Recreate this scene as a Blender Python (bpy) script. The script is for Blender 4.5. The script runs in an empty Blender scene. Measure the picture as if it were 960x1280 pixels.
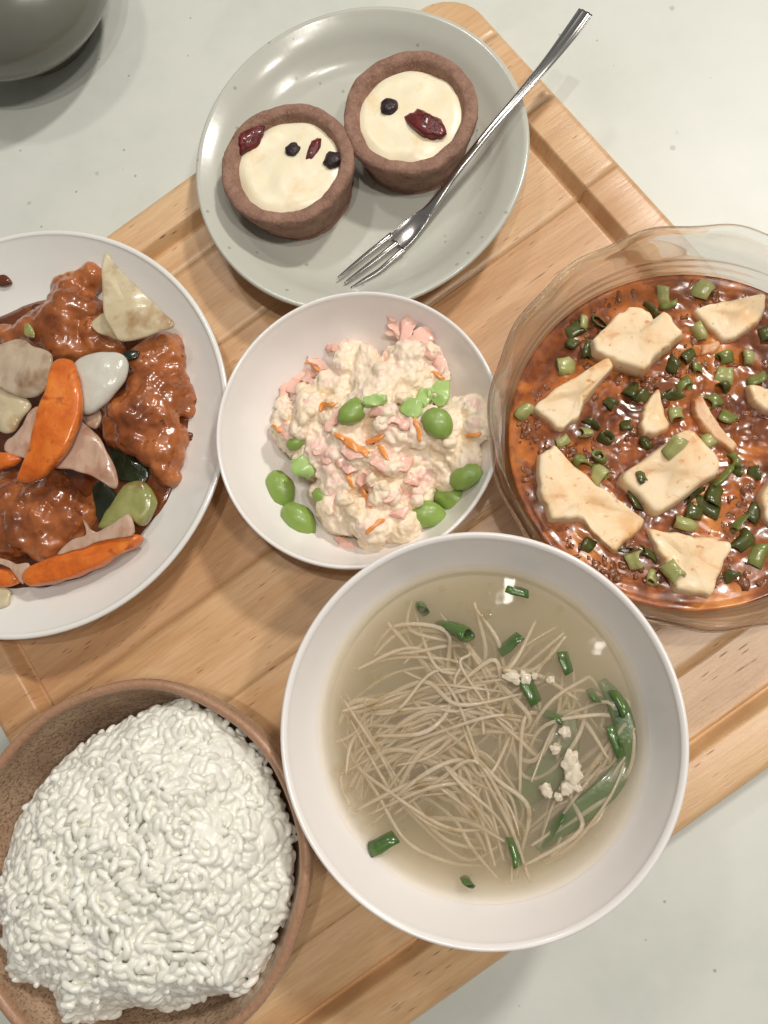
import bpy, bmesh, math, random
import numpy as np
from mathutils import Vector, Matrix, noise
from mathutils.bvhtree import BVHTree

random.seed(7)
S = bpy.context.scene
COL = S.collection
PI = math.pi

# ------------------------------------------------------------------ camera
F_PX, NADX, NADY, CAM_H = 960.0, 130.0, 170.0, 0.34      # calibrated on the tray edges and the round rims (960x1280 frame)
_dn = np.array([NADX, NADY, F_PX]); _dn /= np.linalg.norm(_dn)
_up = -_dn
_x = np.array([1.0, 0, 0]); _x = _x - _x.dot(_up) * _up; _x /= np.linalg.norm(_x)
_y = np.cross(_up, _x)
RW = np.array([_x, _y, _up])
cam_d = bpy.data.cameras.new('camera')
cam = bpy.data.objects.new('camera', cam_d); COL.objects.link(cam)
cam_d.sensor_fit = 'VERTICAL'; cam_d.sensor_height = 36.0; cam_d.sensor_width = 27.0
cam_d.lens = 36.0 * F_PX / 1280.0
cam_d.clip_start = 0.01; cam_d.clip_end = 50
_m = np.eye(4); _m[:3, 0] = RW[:, 0]; _m[:3, 1] = -RW[:, 1]; _m[:3, 2] = -RW[:, 2]; _m[2, 3] = CAM_H
cam.matrix_world = Matrix(_m.tolist())
S.camera = cam

# ------------------------------------------------------------------ light
W = bpy.data.worlds.new('World'); S.world = W; W.use_nodes = True
W.node_tree.nodes['Background'].inputs[0].default_value = (1.0, 0.97, 0.93, 1)
W.node_tree.nodes['Background'].inputs[1].default_value = 0.15

def ceiling_lamp(x, y, z, watts, size, col):
    d = bpy.data.lights.new('ceiling_lamp', 'AREA'); d.shape = 'DISK'; d.size = size; d.energy = watts; d.color = col
    o = bpy.data.objects.new('ceiling_lamp', d); COL.objects.link(o); o.location = (x, y, z)
    o.rotation_euler = Vector((-x, 0.08 - y, -z)).to_track_quat('-Z', 'Y').to_euler()
    return o
WARM = (1.0, 0.94, 0.865)
ceiling_lamp(0.03, 0.08, 1.05, 1.6, 0.018, WARM)
ceiling_lamp(0.165, 0.00, 1.05, 0.9, 0.018, WARM)
ceiling_lamp(0.45, 0.00, 1.05, 2.9, 0.09, WARM)
ceiling_lamp(0.54, 0.78, 1.05, 8.6, 0.11, WARM)
ceiling_lamp(-0.32, 0.70, 1.05, 1.6, 0.11, WARM)

S.view_settings.view_transform = 'Standard'; S.view_settings.look = 'None'
S.view_settings.exposure = 0.0; S.view_settings.gamma = 1.0; S.view_settings.use_curve_mapping = False
S.render.engine = 'CYCLES'
cy = S.cycles
cy.use_denoising = True
cy.max_bounces = 10; cy.transparent_max_bounces = 16; cy.volume_bounces = 6
cy.sample_clamp_indirect = 4.0; cy.sample_clamp_direct = 10.0; cy.diffuse_bounces = 6; cy.blur_glossy = 0.6
cy.use_adaptive_sampling = True; cy.adaptive_threshold = 0.015

# ------------------------------------------------------------------ pixel <-> place helpers
def ray(px, py):
    r = np.array([(px - 480) / F_PX, (py - 640) / F_PX, 1.0]); d = RW @ r
    return d
def at(px, py, z):
    d = ray(px, py); t = (z - CAM_H) / d[2]
    return Vector((t * d[0], t * d[1], z))

# ------------------------------------------------------------------ material helpers
def srgb(r, g, b):
    f = lambda c: (c / 255 / 12.92) if c / 255 <= 0.04045 else ((c / 255 + 0.055) / 1.055) ** 2.4
    return (f(r), f(g), f(b), 1.0)

class NT:
    def __init__(s, name):
        s.m = bpy.data.materials.new(name); s.m.use_nodes = True
        s.t = s.m.node_tree; s.t.nodes.clear()
        s.out = s.n('ShaderNodeOutputMaterial')
        s.tc = s.n('ShaderNodeTexCoord')
    def n(s, kind, **kw):
        nd = s.t.nodes.new(kind)
        for k, v in kw.items():
            if k.startswith('_'): setattr(nd, k[1:], v)
            else: s.set(nd, k.replace('__', ' '), v)
        return nd
    def set(s, nd, key, v):
        sock = nd.inputs[int(key[1:])] if key[0] == 'i' and key[1:].isdigit() else nd.inputs[key]
        if isinstance(v, bpy.types.NodeSocket): s.t.links.new(v, sock)
        else: sock.default_value = v
    def noise(s, scale, detail=4, rough=0.55, vec=None, dist=0.0):
        nd = s.n('ShaderNodeTexNoise', Scale=scale, Detail=detail, Roughness=rough, Distortion=dist)
        s.t.links.new(vec or s.tc.outputs['Object'], nd.inputs['Vector'])
        return nd.outputs['Fac']
    def ramp(s, fac, stops, interp='LINEAR'):
        nd = s.n('ShaderNodeValToRGB'); nd.color_ramp.interpolation = interp
        e = nd.color_ramp.elements
        while len(e) < len(stops): e.new(0.5)
        for i, (p, c) in enumerate(stops):
            e[i].position = p; e[i].color = c if len(c) == 4 else (*c, 1)
        s.t.links.new(fac, nd.inputs['Fac'])
        return nd.outputs['Color']
    def mix(s, fac, a, b, kind='MIX'):
        nd = s.n('ShaderNodeMix', _data_type='RGBA', _blend_type=kind)
        s.set(nd, 'i0', fac); s.set(nd, 'i6', a); s.set(nd, 'i7', b)
        return nd.outputs[2]
    def math(s, op, a, b=0.0, c=0.0):
        nd = s.n('ShaderNodeMath', _operation=op)
        for i, v in enumerate((a, b, c)): s.set(nd, 'i%d' % i, v)
        return nd.outputs[0]
    def bump(s, h, strength, dist, normal=None):
        nd = s.n('ShaderNodeBump', Strength=strength, Distance=dist, Height=h)
        if normal: s.set(nd, 'Normal', normal)
        return nd.outputs['Normal']
    def principled(s, **kw):
        p = s.n('ShaderNodeBsdfPrincipled')
        for k, v in kw.items(): s.set(p, k.replace('__', ' '), v)
        s.t.links.new(p.outputs[0], s.out.inputs['Surface'])
        return p

def food(name, stops, scale, rough=0.4, bump=0.3, bscale=None, bdist=0.0008, sss=0.0, sssr=(1, .6, .4), sscale=0.003, coat=0.0, crough=0.1, detail=5, spec=0.5, dist=0.3, fine=None, stretch=None, transmission=0.0):
    """noise-coloured, bumpy, optionally waxy or wet surface"""
    g = NT(name)
    vec = None
    if stretch:
        mp = g.n('ShaderNodeMapping', Scale=stretch); g.t.links.new(g.tc.outputs['Object'], mp.inputs[0]); vec = mp.outputs[0]
    f = g.noise(scale, detail, 0.6, vec, dist)
    c = g.ramp(f, stops)
    if fine:
        f2 = g.noise(fine[0], 3, 0.6)
        c = g.mix(g.ramp(f2, [(fine[1], (0, 0, 0)), (fine[2], (1, 1, 1))]), c, fine[3])
    kw = {}
    if bump:
        kw['Normal'] = g.bump(g.noise(bscale or scale * 3, 5, 0.6), bump, bdist)
    p = g.principled(Base__Color=c, Roughness=rough, **kw)
    g.set(p, 'Specular IOR Level', spec)
    if sss:
        g.set(p, 'Subsurface Weight', sss); g.set(p, 'Subsurface Radius', sssr); g.set(p, 'Subsurface Scale', sscale)
    if coat:
        g.set(p, 'Coat Weight', coat); g.set(p, 'Coat Roughness', crough)
    return g.m

def china(name, base, speck=None, sscale=220, samount=0.06, rough=0.16, tint=None, coat=0.4):
    g = NT(name)
    c = g.ramp(g.noise(26, 4), [(0.3, base), (0.7, tint or base)])
    if speck:
        v = g.n('ShaderNodeTexVoronoi', Scale=sscale); g.t.links.new(g.tc.outputs['Object'], v.inputs['Vector'])
        near = g.math('LESS_THAN', v.outputs['Distance'], 0.16)
        sep = g.n('ShaderNodeSeparateColor', Color=v.outputs['Color'])
        few = g.math('LESS_THAN', sep.outputs[0], samount)
        c = g.mix(g.math('MULTIPLY', near, few), c, speck)
    nb = g.bump(g.noise(60, 3), 0.12, 0.001)
    p = g.principled(Base__Color=c, Roughness=rough, Normal=nb)
    g.set(p, 'Coat Weight', coat); g.set(p, 'Coat Roughness', 0.05)
    return g.m

# ------------------------------------------------------------------ mesh helpers
def mesh(name, verts, faces, mats, smooth=True):
    me = bpy.data.meshes.new(name)
    me.from_pydata([tuple(v) for v in verts], [], faces); me.update()
    for m in (mats if isinstance(mats, (list, tuple)) else [mats]): me.materials.append(m)
    if smooth: me.polygons.foreach_set('use_smooth', [True] * len(me.polygons))
    return me

def tag(o, label=None, cat=None, group=None, kind=None):
    if label: o['label'] = label
    if cat: o['category'] = cat
    if group: o['group'] = group
    if kind: o['kind'] = kind
    return o

def mk(name, verts, faces, mats, parent=None, origin=None, smooth=True):
    V = np.array([tuple(v) for v in verts])
    if origin is None:
        origin = (V[:, 0].mean(), V[:, 1].mean(), V[:, 2].min())
    o = bpy.data.objects.new(name, mesh(name, V - np.array(origin), faces, mats, smooth))
    COL.objects.link(o)
    o.location = Vector(origin)
    if parent:
        o.location = Vector(origin) - wloc(parent); o.parent = parent
    return o

def wloc(o):
    v = o.location.copy()
    return v + wloc(o.parent) if o.parent else v

def empty(name, loc):
    o = bpy.data.objects.new(name, None); COL.objects.link(o); o.location = loc; o.empty_display_size = 0.02
    return o

def put(name, me, loc, rot=(0, 0, 0), scale=(1, 1, 1), parent=None):
    o = bpy.data.objects.new(name, me); COL.objects.link(o)
    o.location = loc; o.rotation_euler = rot; o.scale = scale
    if parent: o.location = Vector(loc) - wloc(parent); o.parent = parent
    return o

def cr(pts, n, closed=False):
    """Catmull-Rom through pts (tuples of any size), n samples for each span"""
    P = [np.array(p, float) for p in pts]; out = []; N = len(P)
    for i in range(N if closed else N - 1):
        g = (lambda k: P[k % N]) if closed else (lambda k: P[min(max(k, 0), N - 1)])
        a, b, c, d = g(i - 1), g(i), g(i + 1), g(i + 2)
        for k in range(n):
            t = k / n
            out.append(0.5 * (2 * b + (c - a) * t + (2 * a - 5 * b + 4 * c - d) * t * t + (3 * b - a - 3 * c + d) * t ** 3))
    if not closed: out.append(P[-1])
    return out

def lathe(profile, c, n=96, sub=5, warp=None):
    prof = cr(profile, sub) if sub > 1 else [np.array(p) for p in profile]
    V, Fc = [], []; rows = []
    for r, z in prof:
        if r < 1e-6:
            rows.append([len(V)]); V.append((c[0], c[1], z)); continue
        row = []
        for k in range(n):
            a = 2 * PI * k / n; rr, zz = (warp(a, r, z) if warp else (r, z))
            row.append(len(V)); V.append((c[0] + rr * math.cos(a), c[1] + rr * math.sin(a), zz))
        rows.append(row)
    for A, B in zip(rows, rows[1:]):
        if len(A) == 1 and len(B) == 1: continue
        for k in range(n):
            k2 = (k + 1) % n
            if len(A) == 1: Fc.append((A[0], B[k2], B[k]))
            elif len(B) == 1: Fc.append((A[k], A[k2], B[0]))
            else: Fc.append((A[k], A[k2], B[k2], B[k]))
    return V, [tuple(reversed(f)) for f in Fc]

def N3(p, s=1.0, o=0.0):
    return noise.noise(Vector((p[0] * s + o, p[1] * s + o * 1.7, p[2] * s - o)))
def FB(p, s, octv=4, o=0.0):
    return noise.fractal(Vector((p[0] * s + o, p[1] * s + o * 1.7, p[2] * s - o)), 0.9, 2.1, octv)

def outline(px, z, n=6, smooth=True):
    q = [at(a, b, z)[:2] for a, b in px]
    if smooth: return [np.array(p) for p in cr(q, n, True)]
    out = []
    for i in range(len(q)):
        a, b = np.array(q[i]), np.array(q[(i + 1) % len(q)])
        for k in range(n): out.append(a + (b - a) * k / n)
    return out

def pillow(px, ztop, thick, power=3.0, rings=7, n=5, smooth=True, warp=None, nz=0.0, nscale=200, seed=0.0, lower=1.0):
    """a piece with the given plan outline: rounded slab from ztop-thick to ztop"""
    O = outline(px, ztop - thick * 0.4, n, smooth); c = sum(O) / len(O); M = len(O)
    size = max(np.linalg.norm(p - c) for p in O)
    V, Fc = [], []
    def zf(q, s, top):
        h = (1 - s ** power) ** (1 / power) if s < 1 else 0
        zm = ztop - thick / 2
        z = zm + (thick / 2) * h * (1 if top else -lower)
        if warp: z += warp((q - c) / size)
        return z
    levels = [math.sin(PI / 2 * (k / rings)) for k in range(1, rings + 1)]
    V.append((*c, zf(c, 0, True)))
    rows = []
    for s in levels:
        rows.append([len(V) + k for k in range(M)])
        for p in O:
            q = c + (p - c) * s; V.append((*q, zf(q, s, True)))
    for s in reversed(levels[:-1]):
        rows.append([len(V) + k for k in range(M)])
        for p in O:
            q = c + (p - c) * s; V.append((*q, zf(q, s, False)))
    V.append((*c, zf(c, 0, False)))
    area = sum(O[k][0] * O[(k + 1) % M][1] - O[(k + 1) % M][0] * O[k][1] for k in range(M))
    for k in range(M):
        k2 = (k + 1) % M
        Fc.append((0, rows[0][k], rows[0][k2]))
        for A, B in zip(rows, rows[1:]): Fc.append((A[k], B[k], B[k2], A[k2]))
        Fc.append((rows[-1][k], len(V) - 1, rows[-1][k2]))
    if area < 0: Fc = [tuple(reversed(f)) for f in Fc]
    if nz:
        V = [(x + nz * N3((x, y, z), nscale, seed), y + nz * N3((x, y, z), nscale, seed + 9), z + nz * N3((x, y, z), nscale, seed + 17)) for x, y, z in V]
    return V, Fc

def sweep(path, widths, thicks, seg=10, sub=6, sq=2.0, flute=None):
    """ribbon or rod along a path: superellipse section, width across (level), thickness upward"""
    rowsP = cr([(*p, w, t) for p, w, t in zip(path, widths, thicks)], sub)
    V, Fc, rows = [], [], []
    for i, q in enumerate(rowsP):
        a = rowsP[max(i - 1, 0)][:3]; b = rowsP[min(i + 1, len(rowsP) - 1)][:3]
        d = Vector(b - a).normalized(); s = d.cross(Vector((0, 0, 1))).normalized(); u = s.cross(d)
        row = []
        for k in range(seg):
            t = 2 * PI * k / seg; ct, st = math.cos(t), math.sin(t)
            ex = 2.0 / sq
            x = math.copysign(abs(ct) ** ex, ct) * q[3] / 2; y = math.copysign(abs(st) ** ex, st) * q[4] / 2
            if flute: y += flute(i / (len(rowsP) - 1), ct, st)
            row.append(len(V)); V.append(Vector(q[:3]) + s * x + u * y)
        rows.append(row)
    for A, B in zip(rows, rows[1:]):
        for k in range(seg): Fc.append((A[k], A[(k + 1) % seg], B[(k + 1) % seg], B[k]))
    Fc.append(tuple(reversed(rows[0]))); Fc.append(tuple(rows[-1]))
    return V, [tuple(reversed(f)) for f in Fc]

_ico = {}
def ico(level):
    if level not in _ico:
        bm = bmesh.new(); bmesh.ops.create_icosphere(bm, subdivisions=level, radius=1.0)
        _ico[level] = ([v.co.copy() for v in bm.verts], [tuple(v.index for v in f.verts) for f in bm.faces]); bm.free()
    return _ico[level]

def fuse(blobs, voxel, smooth=0, raw=None):
    """one continuous skin over many (centre, radius-vector) ellipsoids"""
    V, Fc = [], []
    iv, fc = ico(2)
    for c, r in (blobs or []):
        b = len(V)
        V += [(c[0] + p.x * r[0], c[1] + p.y * r[1], c[2] + p.z * r[2]) for p in iv]; Fc += [tuple(b + i for i in f) for f in fc]
    if raw: V, Fc = raw
    me = bpy.data.meshes.new('tmp'); me.from_pydata(V, [], Fc)
    o = bpy.data.objects.new('tmp', me); COL.objects.link(o)
    md = o.modifiers.new('r', 'REMESH'); md.mode = 'VOXEL'; md.voxel_size = voxel
    if smooth:
        m3 = o.modifiers.new('s', 'SMOOTH'); m3.factor = 0.5; m3.iterations = smooth
    dg = bpy.context.evaluated_depsgraph_get(); e = o.evaluated_get(dg); m2 = e.to_mesh()
    Vn = [tuple(v.co) for v in m2.vertices]; Fn = [tuple(p.vertices) for p in m2.polygons]; Nn = [tuple(v.normal) for v in m2.vertices]
    e.to_mesh_clear(); bpy.data.objects.remove(o); bpy.data.meshes.remove(me)
    return Vn, Fn, Nn

def inside(p, poly):
    x, y = p[0], p[1]; r = False
    for i in range(len(poly)):
        a, b = poly[i], poly[i - 1]
        if (a[1] > y) != (b[1] > y) and x < (b[0] - a[0]) * (y - a[1]) / (b[1] - a[1]) + a[0]: r = not r
    return r
_segs = {}
def edge_dist(p, poly):
    k = id(poly)
    if k not in _segs:
        A = np.array([q[:2] for q in poly]); B = np.roll(A, -1, 0); D = B - A; _segs[k] = (A, D, np.maximum((D * D).sum(1), 1e-18), poly)
    A, D, L, _ = _segs[k]
    P = np.array(p[:2]) - A
    t = np.clip((P * D).sum(1) / L, 0, 1)[:, None]
    return float(np.sqrt((((P - D * t)) ** 2).sum(1).min()))

def bvh(objs):
    V, Fc = [], []
    for o in objs:
        b = len(V); w = wloc(o)
        M = Matrix.LocRotScale(w, o.rotation_euler, o.scale)
        V += [M @ v.co for v in o.data.vertices]; Fc += [tuple(b + i for i in p.vertices) for p in o.data.polygons]
    return BVHTree.FromPolygons(V, Fc)
def hit(tree, px, py, zdef):
    loc, nor, i, d = tree.ray_cast(Vector((0, 0, CAM_H)), Vector(ray(px, py)))
    if loc is None: return at(px, py, zdef), Vector((0, 0, 1))
    if nor.z < 0: nor = -nor
    return loc, nor

# ================================================================== SETTING: table
def table_mat():
    g = NT('white_stone')
    c = g.ramp(g.noise(14, 6, 0.65), [(0.30, srgb(204, 208, 199)), (0.5, srgb(214, 217, 209)), (0.70, srgb(219, 221, 214))])
    for sc, am, th, colr in ((55, 0.28, 0.10, srgb(186, 190, 178)), (120, 0.22, 0.10, srgb(168, 170, 160)), (34, 0.16, 0.055, srgb(140, 142, 132))):
        v = g.n('ShaderNodeTexVoronoi', Scale=sc); g.t.links.new(g.tc.outputs['Object'], v.inputs['Vector'])
        wob = g.math('MULTIPLY_ADD', g.noise(260, 2), 0.10, v.outputs['Distance'])
        sep = g.n('ShaderNodeSeparateColor', Color=v.outputs['Color'])
        near = g.ramp(wob, [(th * 0.6 + .05, (1, 1, 1)), (th + .05, (0, 0, 0))])
        few = g.math('LESS_THAN', sep.outputs[0], am)
        c = g.mix(g.math('MULTIPLY', near, few), c, colr)
    p = g.principled(Base__Color=c, Roughness=0.42)
    return g.m
tb = mk('table_top', [(-0.9, -0.7, 0), (0.9, -0.7, 0), (0.9, 1.1, 0), (-0.9, 1.1, 0), (-0.9, -0.7, -0.03), (0.9, -0.7, -0.03), (0.9, 1.1, -0.03), (-0.9, 1.1, -0.03)],
        [(0, 1, 2, 3), (7, 6, 5, 4), (0, 4, 5, 1), (1, 5, 6, 2), (2, 6, 7, 3), (3, 7, 4, 0)], table_mat(), origin=(0, 0, 0), smooth=False)
tag(tb, 'white speckled stone table top under the wooden tray', 'table', kind='structure')

# ================================================================== wooden tray
TA = math.radians(125.0)
UV_u = np.array([math.sin(TA), -math.cos(TA)]); UV_v = np.array([math.cos(TA), math.sin(TA)])
U0, U1, V0, V1 = -0.1932, 0.1735, -0.0972, 0.2625
Z_REC, Z_RIM = 0.0150, 0.0205
def wood_mat():
    g = NT('oiled_hardwood')
    mp = g.n('ShaderNodeMapping', _vector_type='POINT', Rotation=(0, 0, -math.atan2(UV_u[1], UV_u[0])))
    g.t.links.new(g.tc.outputs['Object'], mp.inputs[0])
    rnd = g.n('ShaderNodeObjectInfo').outputs['Random']
    off = g.n('ShaderNodeCombineXYZ', X=g.math('MULTIPLY', rnd, 3.0), Y=g.math('MULTIPLY', rnd, 1.3), Z=rnd)
    add = g.n('ShaderNodeVectorMath', _operation='ADD'); g.set(add, 'i0', mp.outputs[0]); g.set(add, 'i1', off.outputs[0])
    def st(sx, sy, sz=1.0):
        m = g.n('ShaderNodeMapping', Scale=(sx, sy, sz)); g.t.links.new(add.outputs[0], m.inputs[0]); return m.outputs[0]
    figure = g.noise(9, 5, 0.55, st(1.0, 7.5), 0.6)
    fibre = g.noise(60, 6, 0.65, st(1.0, 14), 0.2)
    c = g.ramp(figure, [(0.28, srgb(200, 161, 118)), (0.42, srgb(214, 179, 136)), (0.56, srgb(222, 191, 150)), (0.72, srgb(229, 202, 166))])
    c = g.mix(g.ramp(fibre, [(0.36, (0.28, 0.28, 0.28)), (0.60, (0, 0, 0))]), c, srgb(180, 128, 88))
    plank = g.ramp(rnd, [(0.0, srgb(238, 216, 200)), (0.5, srgb(255, 248, 240)), (1.0, srgb(246, 228, 206))])
    c = g.mix(0.75, c, plank, 'MULTIPLY')
    v = g.n('ShaderNodeTexVoronoi', Scale=70); g.t.links.new(st(1.0, 9.0), v.inputs['Vector'])
    pore = g.ramp(v.outputs['Distance'], [(0.07, (1, 1, 1)), (0.17, (0, 0, 0))])
    patch = g.ramp(g.noise(22, 3, 0.5, st(1, 2.5)), [(0.40, (0.22, 0.22, 0.22)), (0.60, (0.95, 0.95, 0.95))])
    pf = g.math('MULTIPLY', pore, patch)
    c = g.mix(pf, c, srgb(128, 80, 52))
    v2 = g.n('ShaderNodeTexVoronoi', Scale=17); g.t.links.new(st(1.0, 13.0), v2.inputs['Vector'])
    streak = g.math('MULTIPLY', g.ramp(v2.outputs['Distance'], [(0.03, (0.7, 0.7, 0.7)), (0.12, (0, 0, 0))]), patch)
    c = g.mix(streak, c, srgb(120, 76, 50))
    h = g.math('SUBTRACT', fibre, g.math('MULTIPLY', pf, 1.5))
    nb = g.bump(h, 0.25, 0.0006)
    p = g.principled(Base__Color=c, Roughness=g.ramp(fibre, [(0.3, (0.33,) * 3), (0.7, (0.45,) * 3)]), Normal=nb)
    g.set(p, 'Specular IOR Level', 0.55)
    g.set(p, 'Coat Weight', 0.45); g.set(p, 'Coat Roughness', 0.30); g.set(p, 'Coat Normal', nb)
    return g.m
WOOD = wood_mat()
def sd_round(u, v, inset, rad):
    cu, cv = (U0 + U1) / 2, (V0 + V1) / 2
    hx, hy = (U1 - U0) / 2 - inset - rad, (V1 - V0) / 2 - inset - rad
    dx, dy = abs(u - cu) - hx, abs(v - cv) - hy
    return math.hypot(max(dx, 0), max(dy, 0)) + min(max(dx, dy), 0) - rad
def smooth01(t):
    t = min(1, max(0, t)); return t * t * (3 - 2 * t)
def tray_z(u, v):
    d = sd_round(u, v, 0.0195, 0.006)                     # <0 in the recess
    z = Z_REC + (Z_RIM - Z_REC) * smooth01((d + 0.0022) / 0.0034)
    z -= 0.0026 * math.exp(-((d + 0.0028) / 0.0008) ** 2)  # crease added at the foot of the step, its shade makes a dark line
    if d > 0.0012: z += 0.0004 * math.sin(min(1, (d - .0012) / 0.016) * PI)
    e = -sd_round(u, v, 0.0, 0.022)
    r = 0.0035
    if e < r: z -= r - math.sqrt(max(0, r * r - (r - e) ** 2))
    return z
def ticks(a, b):
    s = {a, b}
    x = a
    while x < b: s.add(x); x += 0.004
    for lo, hi in ((U0, U0 + .005), (U1 - .005, U1), (U0 + .016, U0 + .027), (U1 - .027, U1 - .016), (V0, V0 + .005), (V1 - .005, V1), (V0 + .016, V0 + .027), (V1 - .027, V1 - .016)):
        x = lo
        while x <= hi:
            if a < x < b: s.add(x)
            x += 0.00055
    L = sorted(s); out = [L[0]]
    for x in L[1:]:
        if x - out[-1] > 0.00012: out.append(x)
    out[-1] = b
    return out
tray = empty('wooden_tray', (*((U0 + U1) / 2 * UV_u + (V0 + V1) / 2 * UV_v), 0.0))
tag(tray, 'square wooden serving tray with raised rim carrying all the dishes', 'tray')
joints = [V0, -0.052, -0.004, 0.045, 0.088, 0.137, 0.183, 0.226, V1]
ul = ticks(U0, U1)
for a, b in zip(joints, joints[1:]):
    vl = ticks(a, b); Vv, Fc = [], []
    nu, nv = len(ul), len(vl)
    def pt(u, v):
        d = sd_round(u, v, 0.0, 0.022)
        if d > -1e-5:                                       # pull onto the rounded outline
            cu, cv = (U0 + U1) / 2, (V0 + V1) / 2
            kx, ky = (U1 - U0) / 2 - 0.022, (V1 - V0) / 2 - 0.022
            px_, py_ = u - cu, v - cv
            qx, qy = max(-kx, min(kx, px_)), max(-ky, min(ky, py_))
            L = math.hypot(px_ - qx, py_ - qy) or 1
            u, v = cu + qx + (px_ - qx) / L * 0.0219, cv + qy + (py_ - qy) / L * 0.0219
        return u, v
    for v in vl:
        for u in ul:
            uu, vv = pt(u, v); z = tray_z(uu, vv)
            if (v == a and a != V0) or (v == b and b != V1): z -= 0.00012
            Vv.append((*(uu * UV_u + vv * UV_v), z))
    for j in range(nv - 1):
        for i in range(nu - 1):
            k = j * nu + i; Fc.append((k, k + nu, k + nu + 1, k + 1))
    loop = [i for i in range(nu)] + [j * nu + nu - 1 for j in range(1, nv)] + [(nv - 1) * nu + i for i in range(nu - 2, -1, -1)] + [j * nu for j in range(nv - 2, 0, -1)]
    base = len(Vv)
    for k in loop: Vv.append((Vv[k][0], Vv[k][1], 0.0008))
    n_ = len(loop)
    for k in range(n_): Fc.append((loop[k], loop[(k + 1) % n_], base + (k + 1) % n_, base + k))
    Fc.append(tuple(base + k for k in range(n_)))
    Fc = [tuple(reversed(f)) for f in Fc]
    pl = mk('plank', Vv, Fc, WOOD, parent=tray)

# ================================================================== dishes
ZT = Z_REC + 0.0003
WHITE = china('white_porcelain', srgb(236, 232, 228), tint=srgb(238, 234, 231), rough=0.2)
SPECK = china('speckled_white_glaze', srgb(232, 232, 226), tint=srgb(236, 235, 230), speck=srgb(92, 84, 74), sscale=75, samount=0.07)
GREYG = china('grey_green_glaze', srgb(200, 201, 190), tint=srgb(193, 194, 183), speck=srgb(168, 168, 155), sscale=190, samount=0.22, rough=0.2, coat=0.6)

# white soup bowl
SB = (-0.0040, -0.0270)
V_, F_ = lathe([(0, .0215), (.018, .0217), (.028, .0240), (.040, .0390), (.0500, .0560), (.0570, .0665), (.0627, .0772), (.0638, .0795), (.0652, .0803), (.0660, .0792), (.0652, .0765),
                (.0600, .0660), (.0530, .0545), (.0430, .0370), (.0330, .0240), (.0300, .0205), (.0296, ZT), (.0270, ZT), (.0260, .0190), (0, .0190)], SB, 128)
tag(mk('soup_bowl', V_, F_, WHITE, origin=(*SB, ZT)), 'deep white porcelain bowl holding clear soup, nearest the bottom edge', 'bowl')
# white salad bowl
AB = (-0.0502, 0.0867)
def wob(amp, ph): return lambda a, r, z: (r * (1 + amp * math.sin(2 * a + ph) + amp * .5 * math.sin(3 * a + 2 * ph)), z)
V_, F_ = lathe([(0, .0205), (.016, .0207), (.028, .0230), (.040, .0300), (.0490, .0390), (.0545, .0478), (.0556, .0499), (.0566, .0505), (.0573, .0496), (.0567, .0470),
                (.0515, .0375), (.0430, .0285), (.0300, .0205), (.0270, .0185), (.0265, ZT), (.0240, ZT), (.0230, .0180), (0, .0180)], AB, 112, warp=wob(.004, 1.0))
salad_bowl = tag(mk('salad_bowl', V_, F_, WHITE, origin=(*AB, ZT)), 'small white bowl of potato salad in the middle of the tray', 'bowl')
# white speckled plate at the left
LP = (-0.1985, 0.0955)
V_, F_ = lathe([(0, .0245), (.030, .0245), (.055, .0252), (.069, .0282), (.081, .0343), (.0890, .0395), (.0905, .0408), (.0918, .0410), (.0926, .0402), (.0915, .0385),
                (.0830, .0315), (.0700, .0250), (.0560, .0220), (.0470, .0217), (.0445, .0205), (.0440, ZT), (.0410, ZT), (.0400, .0210), (0, .0210)], LP, 128, warp=wob(.005, 2.2))
tag(mk('dinner_plate', V_, F_, SPECK, origin=(*LP, ZT)), 'deep white plate with brown specks holding glazed chicken, cut off at left', 'plate')
# grey-green dessert plate
DP = (-0.0520, 0.2150)
V_, F_ = lathe([(0, .0245), (.020, .0245), (.046, .0249), (.054, .0264), (.060, .0300), (.0655, .0345), (.0708, .0377), (.0727, .0386), (.0740, .0384), (.0744, .0372), (.0727, .0356),
                (.0655, .0305), (.0570, .0240), (.0500, .0220), (.0350, .0217), (.0320, .0205), (.0315, ZT), (.0290, ZT), (.0280, .0210), (0, .0210)], DP, 128, warp=wob(.007, 0.3))
tag(mk('dessert_plate', V_, F_, GREYG, origin=(*DP, ZT)), 'grey-green glazed plate carrying two small tarts and a fork', 'plate')
# brown stoneware rice bowl
RB = (-0.1258, -0.0753)
def stone_mat():
    g = NT('brown_stoneware')
    c = g.ramp(g.noise(45, 5), [(0.3, srgb(158, 130, 106)), (0.5, srgb(180, 152, 126)), (0.7, srgb(196, 170, 142))])
    c = g.mix(g.ramp(g.noise(900, 3), [(0.50, (0, 0, 0)), (0.62, (0.7, 0.7, 0.7))]), c, srgb(116, 80, 62))
    c = g.mix(g.ramp(g.noise(1300, 2), [(0.60, (0, 0, 0)), (0.70, (0.6, 0.6, 0.6))]), c, srgb(206, 180, 152))
    sx = g.n('ShaderNodeSeparateXYZ', Vector=g.tc.outputs['Object'])
    wz = g.math('MULTIPLY_ADD', g.noise(70, 4), 0.004, sx.outputs['Z'])
    c = g.mix(g.ramp(g.math('MULTIPLY', wz, 10.0), [(0.532, (0, 0, 0)), (0.56, (0.85, 0.85, 0.85))]), c, srgb(166, 124, 96))
    nb = g.bump(g.noise(420, 4), 0.6, 0.0008)
    p = g.principled(Base__Color=c, Roughness=0.4, Normal=nb); g.set(p, 'Coat Weight', 0.3); g.set(p, 'Coat Roughness', 0.25)
    return g.m
def rice_warp(a, r, z):
    w = 1 + .010 * math.sin(2 * a + .6) + .006 * math.sin(5 * a) + .004 * math.sin(9 * a + 1)
    return r * w, z + (0.0008 * math.sin(3 * a + 1) if z > .05 else 0)
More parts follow.
